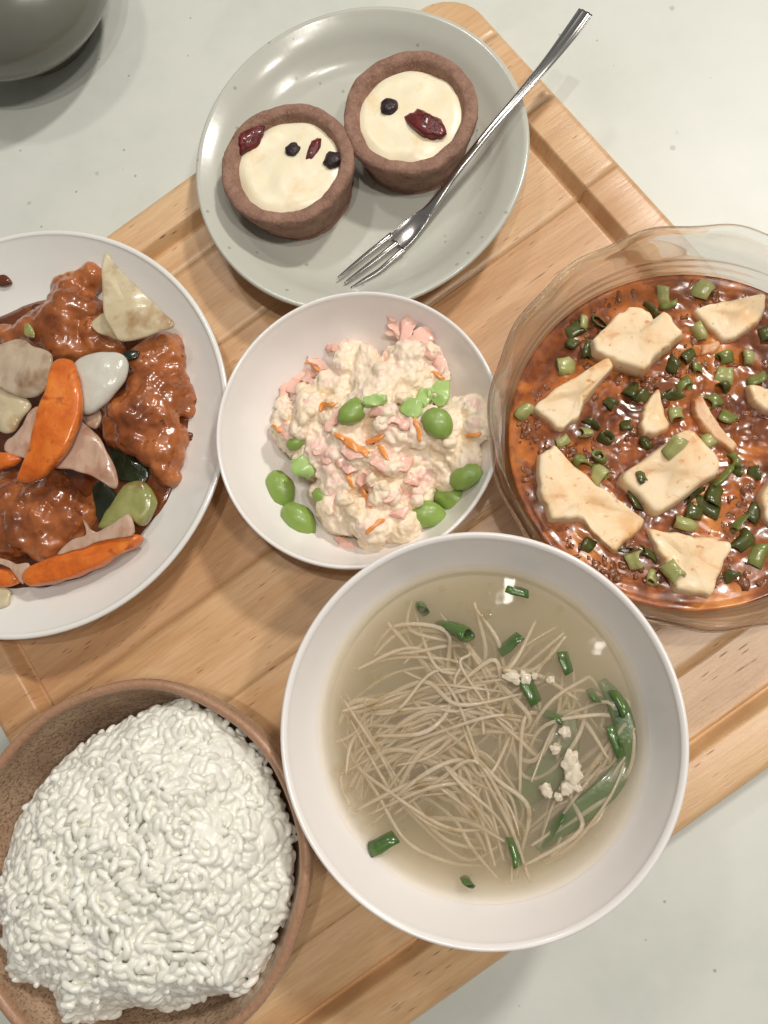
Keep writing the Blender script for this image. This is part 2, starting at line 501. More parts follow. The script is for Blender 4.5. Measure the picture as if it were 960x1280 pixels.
V_, F_ = lathe([(0, .0250), (.020, .0253), (.034, .0280), (.046, .0370), (.0545, .0500), (.0590, .0625), (.0602, .0682), (.0612, .0699), (.0628, .0702), (.0640, .0690), (.0640, .0660),
                (.0625, .0560), (.0580, .0440), (.0490, .0310), (.0360, .0235), (.0260, .0217), (.0235, .0205), (.0230, ZT), (.0205, ZT), (.0200, .0210), (0, .0210)], RB, 128, warp=rice_warp)
tag(mk('rice_bowl', V_, F_, stone_mat(), origin=(*RB, ZT)), 'brown speckled stoneware bowl heaped with white rice', 'bowl')

# glass bowl with a wavy rim
GB = (0.0752, 0.0788)
def glass_mat():
    g = NT('clear_pressed_glass')
    gl = g.n('ShaderNodeBsdfGlass', Color=(0.99, 1.0, 0.995, 1), Roughness=0.0, IOR=1.45)
    tr = g.n('ShaderNodeBsdfTransparent', Color=(0.985, 0.99, 0.985, 1))
    mx = g.n('ShaderNodeMixShader', Fac=0.6)
    g.t.links.new(tr.outputs[0], mx.inputs[1]); g.t.links.new(gl.outputs[0], mx.inputs[2])
    g.t.links.new(mx.outputs[0], g.out.inputs['Surface'])
    return g.m
def gwarp(a, r, z):
    k = smooth01((z - 0.052) / 0.016)
    s = math.sin(15 * a + .5)
    return r + k * 0.00042 * s, z + k * 0.0006 * s
inner = [(0, .0245), (.040, .0247), (.050, .0262), (.0580, .0320), (.0618, .0380)]
zz = .0400
for i in range(5):
    inner += [(.0634 + i * .0010, zz + i * .0034), (.0642 + i * .0010, zz + i * .0034 + .0015)]
inner += [(.0686, .0600), (.0694, .0660), (.0696, .0690)]
rim = [(.0700, .0704), (.0716, .0713), (.0732, .0704), (.0735, .0688), (.0722, .0672)]
outer = [(.0703, .0600), (.0687, .0500), (.0664, .0400), (.0622, .0310), (.0545, .0232), (.0450, .0217), (.0410, .0205), (.0400, ZT), (.0370, ZT), (.0360, .0210), (0, .0210)]
V_, F_ = lathe(inner + rim + outer, GB, 240, sub=4, warp=gwarp)
tag(mk('glass_bowl', V_, F_, glass_mat(), origin=(*GB, ZT)), 'clear glass bowl with wavy rim holding tofu in red sauce', 'bowl')

# grey dish at the top-left corner
_kp = at(72, 58, .034); KC = (_kp.x - .056 * .585, _kp.y + .056 * .81)
V_, F_ = lathe([(0, .0640), (.015, .0632), (.030, .0600), (.044, .0530), (.0530, .0430), (.0560, .0340), (.0535, .0245), (.0430, .0140), (.0330, .0080), (.0310, .0003), (.0280, .0003), (.0270, .0060), (0, .0060)], KC, 96)
tag(mk('covered_pot', V_, F_, china('dark_grey_glaze', srgb(116, 117, 107), tint=srgb(106, 107, 98), rough=0.25, coat=0.5), origin=(*KC, 0.0003)), 'rounded dark grey glazed pot on the table, cut off at the top-left corner', 'pot')

# ================================================================== tarts
CRUST = food('cocoa_biscuit', [(0.3, srgb(128, 96, 82)), (0.7, srgb(166, 132, 114))], 160, rough=0.85, bump=0.9, bscale=620, bdist=0.0009, fine=(1100, 0.56, 0.66, srgb(172, 134, 114)), spec=0.25)
CREAM = food('baked_cream', [(0.3, srgb(244, 230, 194)), (0.55, srgb(248, 238, 210)), (0.72, srgb(236, 208, 160))], 55, rough=0.34, bump=0.15, bscale=120, sss=0.35, sssr=(1, .8, .5), coat=0.15, crough=0.3)
CURR = food('dried_blackcurrant', [(0.3, srgb(30, 20, 26)), (0.7, srgb(58, 38, 42))], 300, rough=0.45, bump=0.8, bscale=600, bdist=0.0008, coat=0.2)
CRAN = food('dried_cranberry', [(0.3, srgb(60, 14, 18)), (0.7, srgb(128, 30, 30))], 260, rough=0.3, bump=0.8, bscale=500, bdist=0.001, coat=0.4)
def tart(c, seed, label, berries):
    zb = 0.0247
    t = empty('tart', (*c, zb)); tag(t, label, 'tart', 'cream tarts on the dessert plate')
    def w(a, r, z):
        k = 1 + 0.012 * math.sin(2 * a + seed) + 0.008 * math.sin(5 * a + seed * 2)
        n_ = noise.noise(Vector((math.cos(a) * 4 + seed, math.sin(a) * 4, z * 200)))
        return r * k + 0.0005 * n_ + .0003 * noise.noise(Vector((math.cos(a) * 14 + seed, math.sin(a) * 14, z * 500))), z + (0.0007 * noise.noise(Vector((math.cos(a) * 3, math.sin(a) * 3, seed))) if z > .03 else 0)
    V_, F_ = lathe([(0, .0405), (.0202, .0405), (.0215, .0415), (.0229, .0449), (.0241, .0468), (.0266, .0474), (.0286, .0468), (.0293, .0453), (.0288, .0423), (.0264, .0340), (.0241, .0258), (.0231, zb), (0, zb)], c, 120, sub=6, warp=w)
    mk('crust', V_, F_, CRUST, parent=t)
    Vv, Fc = [], []; n_, rings = 72, 16
    Vv.append((*c, .0446))
    for j in range(1, rings + 1):
        s = j / rings
        for k in range(n_):
            a = 2 * PI * k / n_
            R = 0.0229 + 0.0014 * noise.noise(Vector((math.cos(a) * 1.6, math.sin(a) * 1.6, seed + 3)))
            x, y = c[0] + R * s * math.cos(a), c[1] + R * s * math.sin(a)
            z = .0444 + 0.0012 * N3((x, y, seed), 90) - 0.0016 * max(0, s - .85) / .15
            Vv.append((x, y, z))
    for k in range(n_): Fc.append((0, 1 + k, 1 + (k + 1) % n_))
    for j in range(rings - 1):
        for k in range(n_):
            a0 = 1 + j * n_; b0 = a0 + n_; k2 = (k + 1) % n_
            Fc.append((a0 + k, b0 + k, b0 + k2, a0 + k2))
    mk('filling', Vv, Fc, CREAM, parent=t)
    for nm, px, py, sx, sy, rot, mt, lab in berries:
        p = at(px, py, .0446); iv, fc = ico(3)
        ca, sa = math.cos(rot), math.sin(rot); V2 = []
        for q in iv:
            d = 1 + 0.28 * noise.fractal(q * 1.8 + Vector((px, py, 0)), 1, 2, 3)
            x, y, z = q.x * sx * d, q.y * sy * d, q.z * min(sx, sy) * .62 * d
            V2.append((p.x + x * ca - y * sa, p.y + x * sa + y * ca, p.z + z))
        o = mk(nm, V2, fc, mt, parent=t)
        if lab: o['label'] = lab
tart((-0.0818, 0.2073), 1.0, 'tart with three dark berries and a red one, left on grey plate',
     [('dried_cranberry', 312, 174, .0078, .0050, 0.9, CRAN, 'dark red dried cranberry at the crust edge'), ('dried_currant', 366, 187, .0034, .0030, .3, CURR, None),
      ('dried_currant', 416, 200, .0042, .0038, 1, CURR, None), ('dried_cranberry', 392, 186, .0055, .0025, 1.1, CRAN, 'small red strip of dried cranberry')])
tart((-0.0281, 0.2269), 4.0, 'tart with one black berry and a long red berry, next to fork',
     [('dried_currant', 487, 134, .0040, .0037, 0, CURR, None), ('dried_cranberry', 533, 157, .0100, .0052, -0.65, CRAN, 'large wrinkled dark red dried cranberry')])

# ================================================================== fork
def steel():
    g = NT('polished_steel')
    g.principled(Base__Color=(0.62, 0.60, 0.58, 1), Metallic=1.0, Roughness=0.17)
    return g.m
STEEL = steel()
fk = empty('dessert_fork', at(500, 300, .0255)); tag(fk, 'small polished steel dessert fork resting on the grey plate', 'fork')
hp = [(732, 15, .0495), (712, 43, .0488), (684, 79, .0470), (648, 121, .0440), (612, 163, .0405), (580, 203, .0378), (559, 232, .0345), (543, 254, .0321), (532, 267, .0304)]
def flute(t, ct, st):
    return -0.00045 * smooth01((0.55 - t) / .4) * (math.cos(ct * 3 * PI) * .5 + .5) if st > 0.2 else 0
V_, F_ = sweep([at(*p) for p in hp], [.0068, .0064, .0050, .0037, .0033, .0033, .0036, .0044, .0056], [.0018, .0019, .0019, .0018, .0018, .0019, .0019, .0016, .0012], seg=28, sub=8, sq=2.6, flute=flute)
mk('handle', V_, F_, STEEL, parent=fk)
hd = [(534, 265, .0307), (526, 274, .0293), (516, 284, .0282), (506, 295, .0276), (496, 304, .0275)]
def dish(t, ct, st): return 0.0009 * (ct * ct) * smooth01(t * 2)
V_, F_ = sweep([at(*p) for p in hd], [.0052, .0074, .0090, .0097, .0097], [.0012, .0011, .0010, .0010, .0010], seg=28, sub=8, sq=3.0, flute=dish)
mk('fork_head', V_, F_, STEEL, parent=fk)
for a, b, c in (((490, 293), (458, 318), (423, 347)), ((497, 303), (465, 328), (431, 354)), ((505, 311), (474, 338), (439, 360))):
    V_, F_ = sweep([at(*a, .0279), at((a[0] + b[0]) / 2, (a[1] + b[1]) / 2, .0274), at(*b, .0276), at((b[0] + c[0]) / 2, (b[1] + c[1]) / 2, .0283), at(*c, .0296)], [.0027, .0023, .0021, .0018, .0011], [.0012, .0012, .0012, .0011, .0008], seg=12, sub=6, sq=2.6)
    mk('tine', V_, F_, STEEL, parent=fk)

# ================================================================== rice
RICE = food('cooked_rice', [(0.3, srgb(230, 230, 219)), (0.7, srgb(240, 240, 231))], 120, rough=0.3, bump=0.15, bscale=500, bdist=0.0004, sss=0.6, sssr=(1, .97, .9), sscale=0.0018, coat=0.2, crough=0.22)
rpx = [(88, 936), (125, 915), (167, 894), (212, 880), (250, 882), (283, 915), (312, 944), (325, 969), (346, 1015), (358, 1057), (356, 1111), (354, 1144), (333, 1186), (325, 1219), (306, 1255), (262, 1252), (236, 1262), (200, 1276), (162, 1270), (117, 1288), (71, 1288), (54, 1240), (20, 1244), (-6, 1232), (-8, 1148), (-10, 1107), (-2, 1048), (33, 998), (58, 965)]
ro = outline(rpx, 0.066, 3)
rc = sum(ro) / len(ro)
def rice_z(x, y):
    d = edge_dist((x, y), ro) if inside((x, y), ro) else -edge_dist((x, y), ro)
    z = 0.0575 + 0.030 * (1 - math.exp(-max(d, -.004) / 0.016)) + 0.0048 * N3((x, y, 0), 55, 2.0) + 0.0022 * N3((x, y, 0), 150, 5.0)
    return z
Vr, Fr = [], []
g_v, g_f = [], []
def grain_shape(nl=6, ns=6):
    V, Fc = [(0, 0, -1)], []
    for j in range(1, nl):
        t = -1 + 2 * j / nl; r = (1 - t * t) ** .56
        for k in range(ns): V.append((r * math.cos(2 * PI * k / ns), r * math.sin(2 * PI * k / ns), t))
    V.append((0, 0, 1))
    for k in range(ns):
        Fc.append((0, 1 + (k + 1) % ns, 1 + k)); Fc.append((len(V) - 1, 1 + (nl - 2) * ns + k, 1 + (nl - 2) * ns + (k + 1) % ns))
    for j in range(nl - 2):
        for k in range(ns):
            a = 1 + j * ns; k2 = (k + 1) % ns; Fc.append((a + k, a + k2, a + ns + k2, a + ns + k))
    return V, Fc
gv, gf = grain_shape()
gv = np.array(gv)
# core below the grains
core = []
for i in range(1500):
    x = rc[0] + random.uniform(-.06, .06); y = rc[1] + random.uniform(-.064, .064)
    if inside((x, y), ro) and edge_dist((x, y), ro) > .004 and math.hypot(x - RB[0], y - RB[1]) < .053: core.append((x, y, rice_z(x, y)))
iv, fc = ico(2)
for x, y, z in core:
    b = len(Vr); Vr += [(x + q.x * .005, y + q.y * .005, z - .0066 + q.z * .0058) for q in iv]; Fr += [tuple(b + k for k in f) for f in fc]
rnd = random.Random(3)
gv, gf = grain_shape(8, 8); gv = np.array(gv)
def grain(x, y, z, tang):
    e = .0015
    nrm = Vector((rice_z(x - e, y) - rice_z(x + e, y), rice_z(x, y - e) - rice_z(x, y + e), 2 * e)).normalized()
    d = Vector((rnd.gauss(0, 1), rnd.gauss(0, 1), rnd.gauss(0, 1))); d = d - nrm * d.dot(nrm) * tang; d.normalize()
    M3 = d.to_track_quat('Z', 'Y').to_matrix()
    L = rnd.uniform(.0026, .0034); R = rnd.uniform(.00118, .00140); bend = rnd.uniform(-.5, .5) * 0.0008
    b = len(Vr)
    for p in gv:
        q = M3 @ Vector((p[0] * R * 1.12 + bend * (1 - p[2] ** 2), p[1] * R * .92, p[2] * L)); Vr.append((x + q.x, y + q.y, z + q.z))
    Fr.extend(tuple(b + k for k in f) for f in gf)
def rice_spot():
    while True:
        x = rc[0] + rnd.uniform(-.062, .062); y = rc[1] + rnd.uniform(-.068, .068)
        if inside((x, y), ro):
            z = rice_z(x, y)
            if not (math.hypot(x - RB[0], y - RB[1]) > .0575 and z < .0710): return x, y, z
for i in range(3000):
    x, y, z = rice_spot(); grain(x, y, z - rnd.uniform(.0014, .0030), rnd.uniform(.6, 1))
cells = {}
for i in range(9000):                                       # upper layer, spaced so that each grain reads
    x, y, z = rice_spot(); ci, cj = int(x // .0025), int(y // .0025)
    if any(math.hypot(x - a, y - b) < .0025 for di in (-1, 0, 1) for dj in (-1, 0, 1) for a, b in cells.get((ci + di, cj + dj), ())): continue
    cells.setdefault((ci, cj), []).append((x, y)); grain(x, y, z + rnd.uniform(-.0003, .0015), rnd.uniform(.45, 1))
Vr, Fr, _n = fuse(None, .00034, 0, raw=(Vr, Fr))
tag(mk('cooked_rice', Vr, Fr, RICE), 'heap of glossy white cooked rice in the brown bowl', 'rice', kind='stuff')

# ================================================================== soup
ZS = 0.0655
def broth_mat():
    g = NT('clear_broth')
    fr = g.n('ShaderNodeFresnel', IOR=1.33)
    nb = g.bump(g.noise(80, 2), 0.07, 0.0010); g.set(fr, 'Normal', nb)
    tr = g.n('ShaderNodeBsdfTransparent', Color=(1, 1, 1, 1))
    gl = g.n('ShaderNodeBsdfGlossy', Roughness=0.015, Normal=nb)
    mx = g.n('ShaderNodeMixShader', Fac=fr.outputs[0])
    g.t.links.new(tr.outputs[0], mx.inputs[1]); g.t.links.new(gl.outputs[0], mx.inputs[2])
    g.t.links.new(mx.outputs[0], g.out.inputs['Surface'])
    vs = g.n('ShaderNodeVolumePrincipled', Color=(0.985, 0.93, 0.80, 1), Density=165.0, Anisotropy=0.2)
    g.t.links.new(vs.outputs[0], g.out.inputs['Volume'])
    return g.m
V_, F_ = lathe([(0, ZS), (.030, ZS), (.050, ZS), (.0548, ZS + .0001), (.0566, ZS + .0003), (.0568, ZS - .0006), (.0548, .0632), (.0502, .0560), (.0402, .0387), (.0282, .0237), (.018, .0213), (0, .0212)], SB, 128, sub=3)
tag(mk('broth', V_, F_, broth_mat(), origin=(*SB, .0212)), 'clear pale brown broth filling the deep white bowl', 'soup')
def noodle_mat():
    g = NT('translucent_noodle')
    p = g.principled(Base__Color=g.ramp(g.noise(200, 3), [(0.3, srgb(220, 208, 186)), (0.7, srgb(236, 226, 208))]), Roughness=0.3)
    g.set(p, 'Coat Weight', 0.4); g.set(p, 'Coat Roughness', 0.08)
    tr = g.n('ShaderNodeBsdfTransparent', Color=(0.97, 0.93, 0.86, 1)); mx = g.n('ShaderNodeMixShader', Fac=0.42)
    g.t.links.new(tr.outputs[0], mx.inputs[1]); g.t.links.new(p.outputs[0], mx.inputs[2]); g.t.links.new(mx.outputs[0], g.out.inputs['Surface'])
    return g.m
NOOD = noodle_mat()
guides = [
    ([(425, 905), (470, 885), (520, 868), (580, 860), (640, 868)], 9, 26),
    ([(440, 960), (470, 915), (520, 888), (590, 872), (650, 876)], 10, 26),
    ([(452, 1000), (480, 950), (530, 915), (590, 895), (650, 905)], 9, 22),
    ([(470, 990), (520, 960), (570, 955), (610, 985), (625, 1040)], 10, 22),
    ([(465, 1010), (520, 990), (570, 1000), (600, 1040), (615, 1085)], 6, 18),
    ([(540, 905), (590, 930), (625, 975), (640, 1030), (645, 1085)], 7, 22),
    ([(470, 830), (520, 800), (570, 815), (600, 860), (620, 900)], 6, 28),
    ([(580, 770), (590, 810), (600, 850), (640, 890), (650, 930)], 6, 30),
    ([(640, 960), (660, 900), (700, 870), (740, 880), (770, 930)], 6, 20),
    ([(660, 1060), (700, 1010), (740, 970), (775, 930), (795, 895)], 9, 14),
    ([(680, 1070), (725, 1030), (765, 985), (790, 940), (797, 900)], 6, 10),
    ([(600, 880), (630, 935), (655, 950), (680, 900), (700, 850)], 5, 24),
    ([(430, 890), (455, 960), (500, 1020), (560, 1050), (620, 1060)], 6, 24),
    ([(520, 780), (545, 830), (580, 880), (560, 930), (500, 950)], 6, 30),
    ([(690, 790), (660, 830), (620, 850), (570, 850), (520, 870)], 6, 24),
]
rnd = random.Random(11)
for pts, num, jit in guides:
    for k in range(round(num * 1.2)):
        ox, oy = rnd.gauss(0, jit * .75), rnd.gauss(0, jit * .75); zb = ZS - .0007 - abs(rnd.gauss(0, .0026))
        path = []
        for i, (a, b) in enumerate(pts):
            zq = min(zb - .0006 + 0.0016 * math.sin(i * 1.6 + k), ZS - .0001) - (0.004 if i in (0, 4) and rnd.random() < .35 else 0)
            q = at(a + ox + rnd.gauss(0, 11), b + oy + rnd.gauss(0, 11), max(zq, .0505))
            v = Vector((q.x - SB[0], q.y - SB[1])); mr = .0525 - (ZS - q.z) * .75
            if v.length > mr: v = v * (mr / v.length)
            path.append(Vector((SB[0] + v.x, SB[1] + v.y, q.z)))
        w = rnd.uniform(.0010, .0018)
        V_, F_ = sweep(path, [w * .7, w * rnd.uniform(.8, 1.2), w, w * rnd.uniform(.8, 1.2), w * .6], [w * .45] * 5, seg=6, sub=6)
        tag(mk('noodle', V_, F_, NOOD), 'thin translucent noodle strand tangled in the soup', 'noodle', 'noodles in the soup')

# scallion meshes: short pieces of hollow green stem
GREEN = food('scallion_green', [(0.3, srgb(98, 108, 48)), (0.7, srgb(140, 146, 80))], 160, rough=0.28, bump=0.2, bscale=300, coat=0.5, crough=0.08, stretch=(1, 1, .3))
DGREEN = food('scallion_dark_green', [(0.3, srgb(58, 64, 28)), (0.7, srgb(94, 98, 50))], 160, rough=0.25, bump=0.2, bscale=300, coat=0.5, crough=0.08, stretch=(1, 1, .3))
PGREEN = food('scallion_pale_green', [(0.3, srgb(146, 150, 86)), (0.7, srgb(186, 184, 124))], 160, rough=0.28, bump=0.2, bscale=300, coat=0.5, crough=0.08, stretch=(1, 1, .3))
SGREEN = food('soup_scallion_green', [(0.3, srgb(50, 80, 32)), (0.7, srgb(84, 116, 52))], 160, rough=0.25, bump=0.25, bscale=300, coat=0.5, crough=0.08, stretch=(1, 1, .3))
def stem_mesh(r, L, flat, wall, mat, seed):
    V, Fc = [], []; n = 14
    def ringpt(rad, t, k):
        a = 2 * PI * k / n; w = 1 + .08 * math.sin(3 * a + seed)
        skew = 0.25 * r * math.cos(a + seed) * (1 if t > .5 else -.6)
        jx = .35 * r * noise.noise(Vector((seed * 3.1, t * 1.5, 0))); jy = .35 * r * noise.noise(Vector((t * 1.5, seed * 2.3, 5)))
        w *= 1 + .22 * noise.noise(Vector((math.cos(a) * 1.3 + seed, math.sin(a) * 1.3, t * 1.7)))
        return (rad * w * math.cos(a) + jx, rad * w * flat * math.sin(a) + jy, (t - .5) * L + (skew if t in (0, 1) else skew * (t - .5) * 2))
    rows = []
    for rad, t in ((r, 0), (r * 1.03, .33), (r * 1.0, .67), (r, 1), (r - wall, 1), (r - wall, .6), (r - wall, .4), (r - wall, 0)):
        rows.append([len(V) + k for k in range(n)]); V += [ringpt(rad, t, k) for k in range(n)]
    for i in range(len(rows)):
        A, B = rows[i], rows[(i + 1) % len(rows)]
        for k in range(n): Fc.append((A[k], A[(k + 1) % n], B[(k + 1) % n], B[k]))
    return mesh('scallion_piece', V, Fc, mat)
STEMS = {('g', i): stem_mesh(*p, GREEN, i) for i, p in enumerate(((.0030, .0075, .75, .0008), (.0027, .0085, .6, .0007), (.0033, .0050, .85, .0009)))}
STEMS.update({('d', i): stem_mesh(*p, DGREEN, i + 5) for i, p in enumerate(((.0029, .0075, .55, .0007), (.0026, .0090, .45, .0006), (.0031, .0055, .7, .0008)))})
STEMS.update({('p', i): stem_mesh(*p, PGREEN, i + 9) for i, p in enumerate(((.0031, .0070, .75, .0010), (.0028, .0085, .7, .0009), (.0034, .0050, .85, .0011)))})
STEMS.update({('s', i): stem_mesh(*p, SGREEN, i + 15) for i, p in enumerate(((.0029, .0075, .55, .0007), (.0023, .0090, .40, .0006), (.0031, .0055, .7, .0008)))})
def stem(key, pos, yaw, tilt, roll=0.0, sc=1.0, label=None, group=None):
    # axis local Z; tilt 90 = lying down
    R = Matrix.Rotation(yaw, 3, 'Z') @ Matrix.Rotation(tilt, 3, 'Y') @ Matrix.Rotation(roll, 3, 'Z')
    o = put('scallion_piece', STEMS[key], pos, R.to_euler(), (sc,) * 3 if not isinstance(sc, tuple) else sc)
    return tag(o, label, 'scallion', group)
def yaw_px(px, py, dx, dy, z):
    a, b = at(px, py, z), at(px + dx, py + dy, z); return math.atan2(b.y - a.y, b.x - a.x)
soup_sc = [(527, 760, 's', 2, 4, 10, .4, .9, -.0022, 'round green scallion piece sunk near the left rim of soup'), (571, 788, 's', 0, 10, 6, .9, 1.6, -.0010, 'largest green scallion piece floating at top of soup'),
           (637, 804, 's', 1, 10, -8, 1.4, .95, -.0006, 'green scallion piece beside the bright glints in soup'), (708, 828, 's', 1, 3, 10, 1.5, .8, -.0001, 'upright green scallion piece at upper right of soup'),
           (664, 862, 's', 1, 4, 10, 1.5, 1.2, -.0002, 'shiny scallion piece beside white bits in soup centre'), (775, 880, 's', 0, 4, 10, 1.2, 1.25, -.0008, 'dark scallion piece against the right side of the soup'),
           (771, 926, 's', 1, 4, 12, 1.55, 1.05, -.0001, 'long glossy scallion tube near the right rim of soup'), (478, 1053, 's', 1, 10, -5, 1.57, 1.15, .0001, 'flat scallion strip alone at lower left of soup'),
           (584, 1103, 's', 2, 5, 5, .5, .8, -.0006, 'small scallion piece alone at the bottom of soup'), (643, 1066, 's', 0, 2, 10, 1.2, 1.15, -.0010, 'oval green scallion piece among lower noodle ends'),
           (647, 738, 's', 1, 10, 3, 1.57, .85, .0001, 'thin scallion strip at the top rim of soup'), (690, 1035, 's', 1, 6, -10, 1.3, 1.3, -.0030, 'sunken scallion piece below white bits in soup'),
           (742, 872, 's', 2, 4, 8, 1.0, .9, -.0028, 'faint sunken scallion piece left of the dark one in soup'), (690, 895, 's', 0, 8, 4, 1.2, 1.0, -.0030, 'sunken scallion piece above the white bits in soup')]
for px, py, kc, kv, dx, dy, tl, sc, dz, lab in soup_sc:
    stem((kc, kv), at(px, py, ZS + dz - .0006), yaw_px(px, py, dx, dy, ZS), tl, 1.2 if tl > 1.3 else .3, (sc * rnd.uniform(.8, 1.1), sc * rnd.uniform(.6, .95), sc * rnd.uniform(.85, 1.1)), lab, 'scallion pieces in the soup')
Vo, Fo = [], []  # small clear oil domes, added on the broth to make glints
for k in range(90):
    a = rnd.uniform(0, 2 * PI); r = .051 * math.sqrt(rnd.random()); R = rnd.choice((rnd.uniform(.0004, .0009), rnd.uniform(.0008, .0020))); b = len(Vo); m_ = 12
    cx_, cy_ = SB[0] + r * math.cos(a), SB[1] + r * math.sin(a)
    Vo.append((cx_, cy_, ZS + R * .16 + .0001))
    for f_, h_ in ((.55, .11), (1.0, .0)):
        for q in range(m_): t = 2 * PI * q / m_; Vo.append((cx_ + R * f_ * math.cos(t), cy_ + R * f_ * math.sin(t), ZS + R * h_ + .0001))
    for q in range(m_):
        q2 = (q + 1) % m_; Fo.append((b, b + 1 + q, b + 1 + q2)); Fo.append((b + 1 + q, b + 1 + m_ + q, b + 1 + m_ + q2, b + 1 + q2))
def oil_mat():
    g = NT('oil_film')
    tr = g.n('ShaderNodeBsdfTransparent', Color=(0.99, 0.97, 0.90, 1)); gl = g.n('ShaderNodeBsdfGlossy', Roughness=0.03); fr = g.n('ShaderNodeFresnel', IOR=1.47)
    mx = g.n('ShaderNodeMixShader', Fac=fr.outputs[0]); g.t.links.new(tr.outputs[0], mx.inputs[1]); g.t.links.new(gl.outputs[0], mx.inputs[2]); g.t.links.new(mx.outputs[0], g.out.inputs['Surface'])
    return g.m
tag(mk('oil_droplets', Vo, Fo, oil_mat()), 'tiny clear oil droplets added for glints on the soup surface', 'oil', kind='stuff')
# long sunken leaf
V_, F_ = sweep([at(672, 1062, ZS - .004), at(705, 1030, ZS - .0025), at(740, 1003, ZS - .002), at(770, 972, ZS - .0022), at(790, 930, ZS - .004)], [.003, .007, .008, .007, .003], [.0006] * 5, seg=10, sub=6)
tag(mk('scallion_leaf', V_, F_, SGREEN), 'long dark green leaf under the noodles at lower right of soup', 'scallion')
V_, F_ = sweep([at(640, 1010, ZS - .005), at(665, 985, ZS - .0042), at(690, 960, ZS - .004), at(705, 925, ZS - .0042), at(712, 890, ZS - .005)], [.004, .010, .013, .011, .004], [.0006] * 5, seg=10, sub=6)
tag(mk('scallion_leaf', V_, F_, SGREEN), 'broad murky green leaf sunk under the white bits in soup', 'scallion')
V_, F_ = sweep([at(752, 850, ZS - .004), at(768, 875, ZS - .0015), at(780, 905, ZS - .0012), at(783, 940, ZS - .0016), at(775, 975, ZS - .004)], [.003, .006, .007, .006, .003], [.0006] * 5, seg=10, sub=6)
tag(mk('scallion_leaf', V_, F_, SGREEN), 'green leaf strip curving along the right rim of soup', 'scallion')
MEAT = food('white_meat_bit', [(0.3, srgb(196, 182, 156)), (0.7, srgb(228, 218, 200))], 300, rough=0.45, bump=0.5, bscale=700, sss=0.2, coat=0.2)
def lump_mesh(name, r, mat, seed, amp=.3, lev=3, f=1.6):
    iv, fc = ico(lev)
    return mesh(name, [q * (1 + amp * noise.fractal(q * f + Vector((seed, seed * 2, 0)), 1, 2, 4)) * r for q in iv], fc, mat)
bits = [lump_mesh('meat_bit', .0030, MEAT, s, .45) for s in (1, 5, 9)]
for i, (px, py, s, st) in enumerate([(712, 950, .8, 1.5), (716, 968, 1.0, 1.4), (709, 985, .8, 1.1), (694, 936, .6, 1.0), (722, 985, .5, 1.0), (683, 988, .65, 1.3), (640, 846, .7, 1.7), (656, 848, .7, 1.3), (688, 850, .5, 1.0), (698, 996, .5, 1.0), (706, 915, .7, 1.0), (668, 845, .4, 1.0)]):
    o = put('meat_bit', bits[i % 3], at(px, py, ZS - .0006), (0, 0, rnd.uniform(0, 6)), (s, s * st, s * .6))
    tag(o, 'small crumbly white bit beside the shiny scallion in mid soup' if py < 870 else 'crumbly white bit in the clump at the right of the soup', 'meat', 'white bits in the soup')

# ================================================================== tofu in sauce
ZM = 0.0462
def sauce_mat():
    g = NT('chilli_sauce')
    f = g.noise(42, 5, 0.6, None, 0.6)
    c = g.ramp(f, [(0.32, srgb(84, 42, 18)), (0.45, srgb(132, 70, 29)), (0.56, srgb(180, 102, 42)), (0.68, srgb(212, 140, 66))])
    c = g.mix(g.ramp(g.noise(170, 4), [(0.52, (0, 0, 0)), (0.66, (.6, .6, .6))]), c, srgb(78, 32, 18))
    nb = g.bump(g.noise(110, 3, 0.5), 0.16, 0.0012)
    p = g.principled(Base__Color=c, Roughness=0.22, Normal=nb)
    g.set(p, 'Coat Weight', 0.35); g.set(p, 'Coat Roughness', 0.08); g.set(p, 'Coat Normal', nb)
    g.set(p, 'Subsurface Weight', 0.35); g.set(p, 'Subsurface Radius', (1, .4, .15)); g.set(p, 'Subsurface Scale', 0.003)
    return g.m
Vv, Fc = [(*GB, ZM)], []
n_, rings = 160, 60; RS = 0.0655
for j in range(1, rings + 1):
    s = j / rings
    for k in range(n_):
        a = 2 * PI * k / n_; x, y = GB[0] + RS * s * math.cos(a), GB[1] + RS * s * math.sin(a)
        z = ZM + (0.0010 * N3((x, y, 0), 75, 3) + 0.0006 * N3((x, y, 0), 300, 8)) * (1 - smooth01((s - .9) / .1)) + .0006 * smooth01((s - .96) / .04)
        Vv.append((x, y, z))
for k in range(n_): Fc.append((0, 1 + k, 1 + (k + 1) % n_))
for j in range(rings - 1):
    for k in range(n_):
        a0 = 1 + j * n_; b0 = a0 + n_; k2 = (k + 1) % n_; Fc.append((a0 + k, b0 + k, b0 + k2, a0 + k2))
lastr = 1 + (rings - 1) * n_
b0 = len(Vv)
for rr, zz in ((.0655, .0400), (.0600, .0320), (.0500, .0228)):
    for k in range(n_): a = 2 * PI * k / n_; Vv.append((GB[0] + rr * .985 * math.cos(a), GB[1] + rr * .985 * math.sin(a), zz))
prev = lastr
for i in range(3):
    cur = b0 + i * n_
    for k in range(n_): k2 = (k + 1) % n_; Fc.append((prev + k, cur + k, cur + k2, prev + k2))
    prev = cur
Fc.append(tuple(reversed([prev + k for k in range(n_)])))
sauce = tag(mk('chilli_sauce', Vv, Fc, sauce_mat(), origin=(*GB, .0228)), 'glossy red-brown chilli sauce filling the glass bowl', 'sauce')

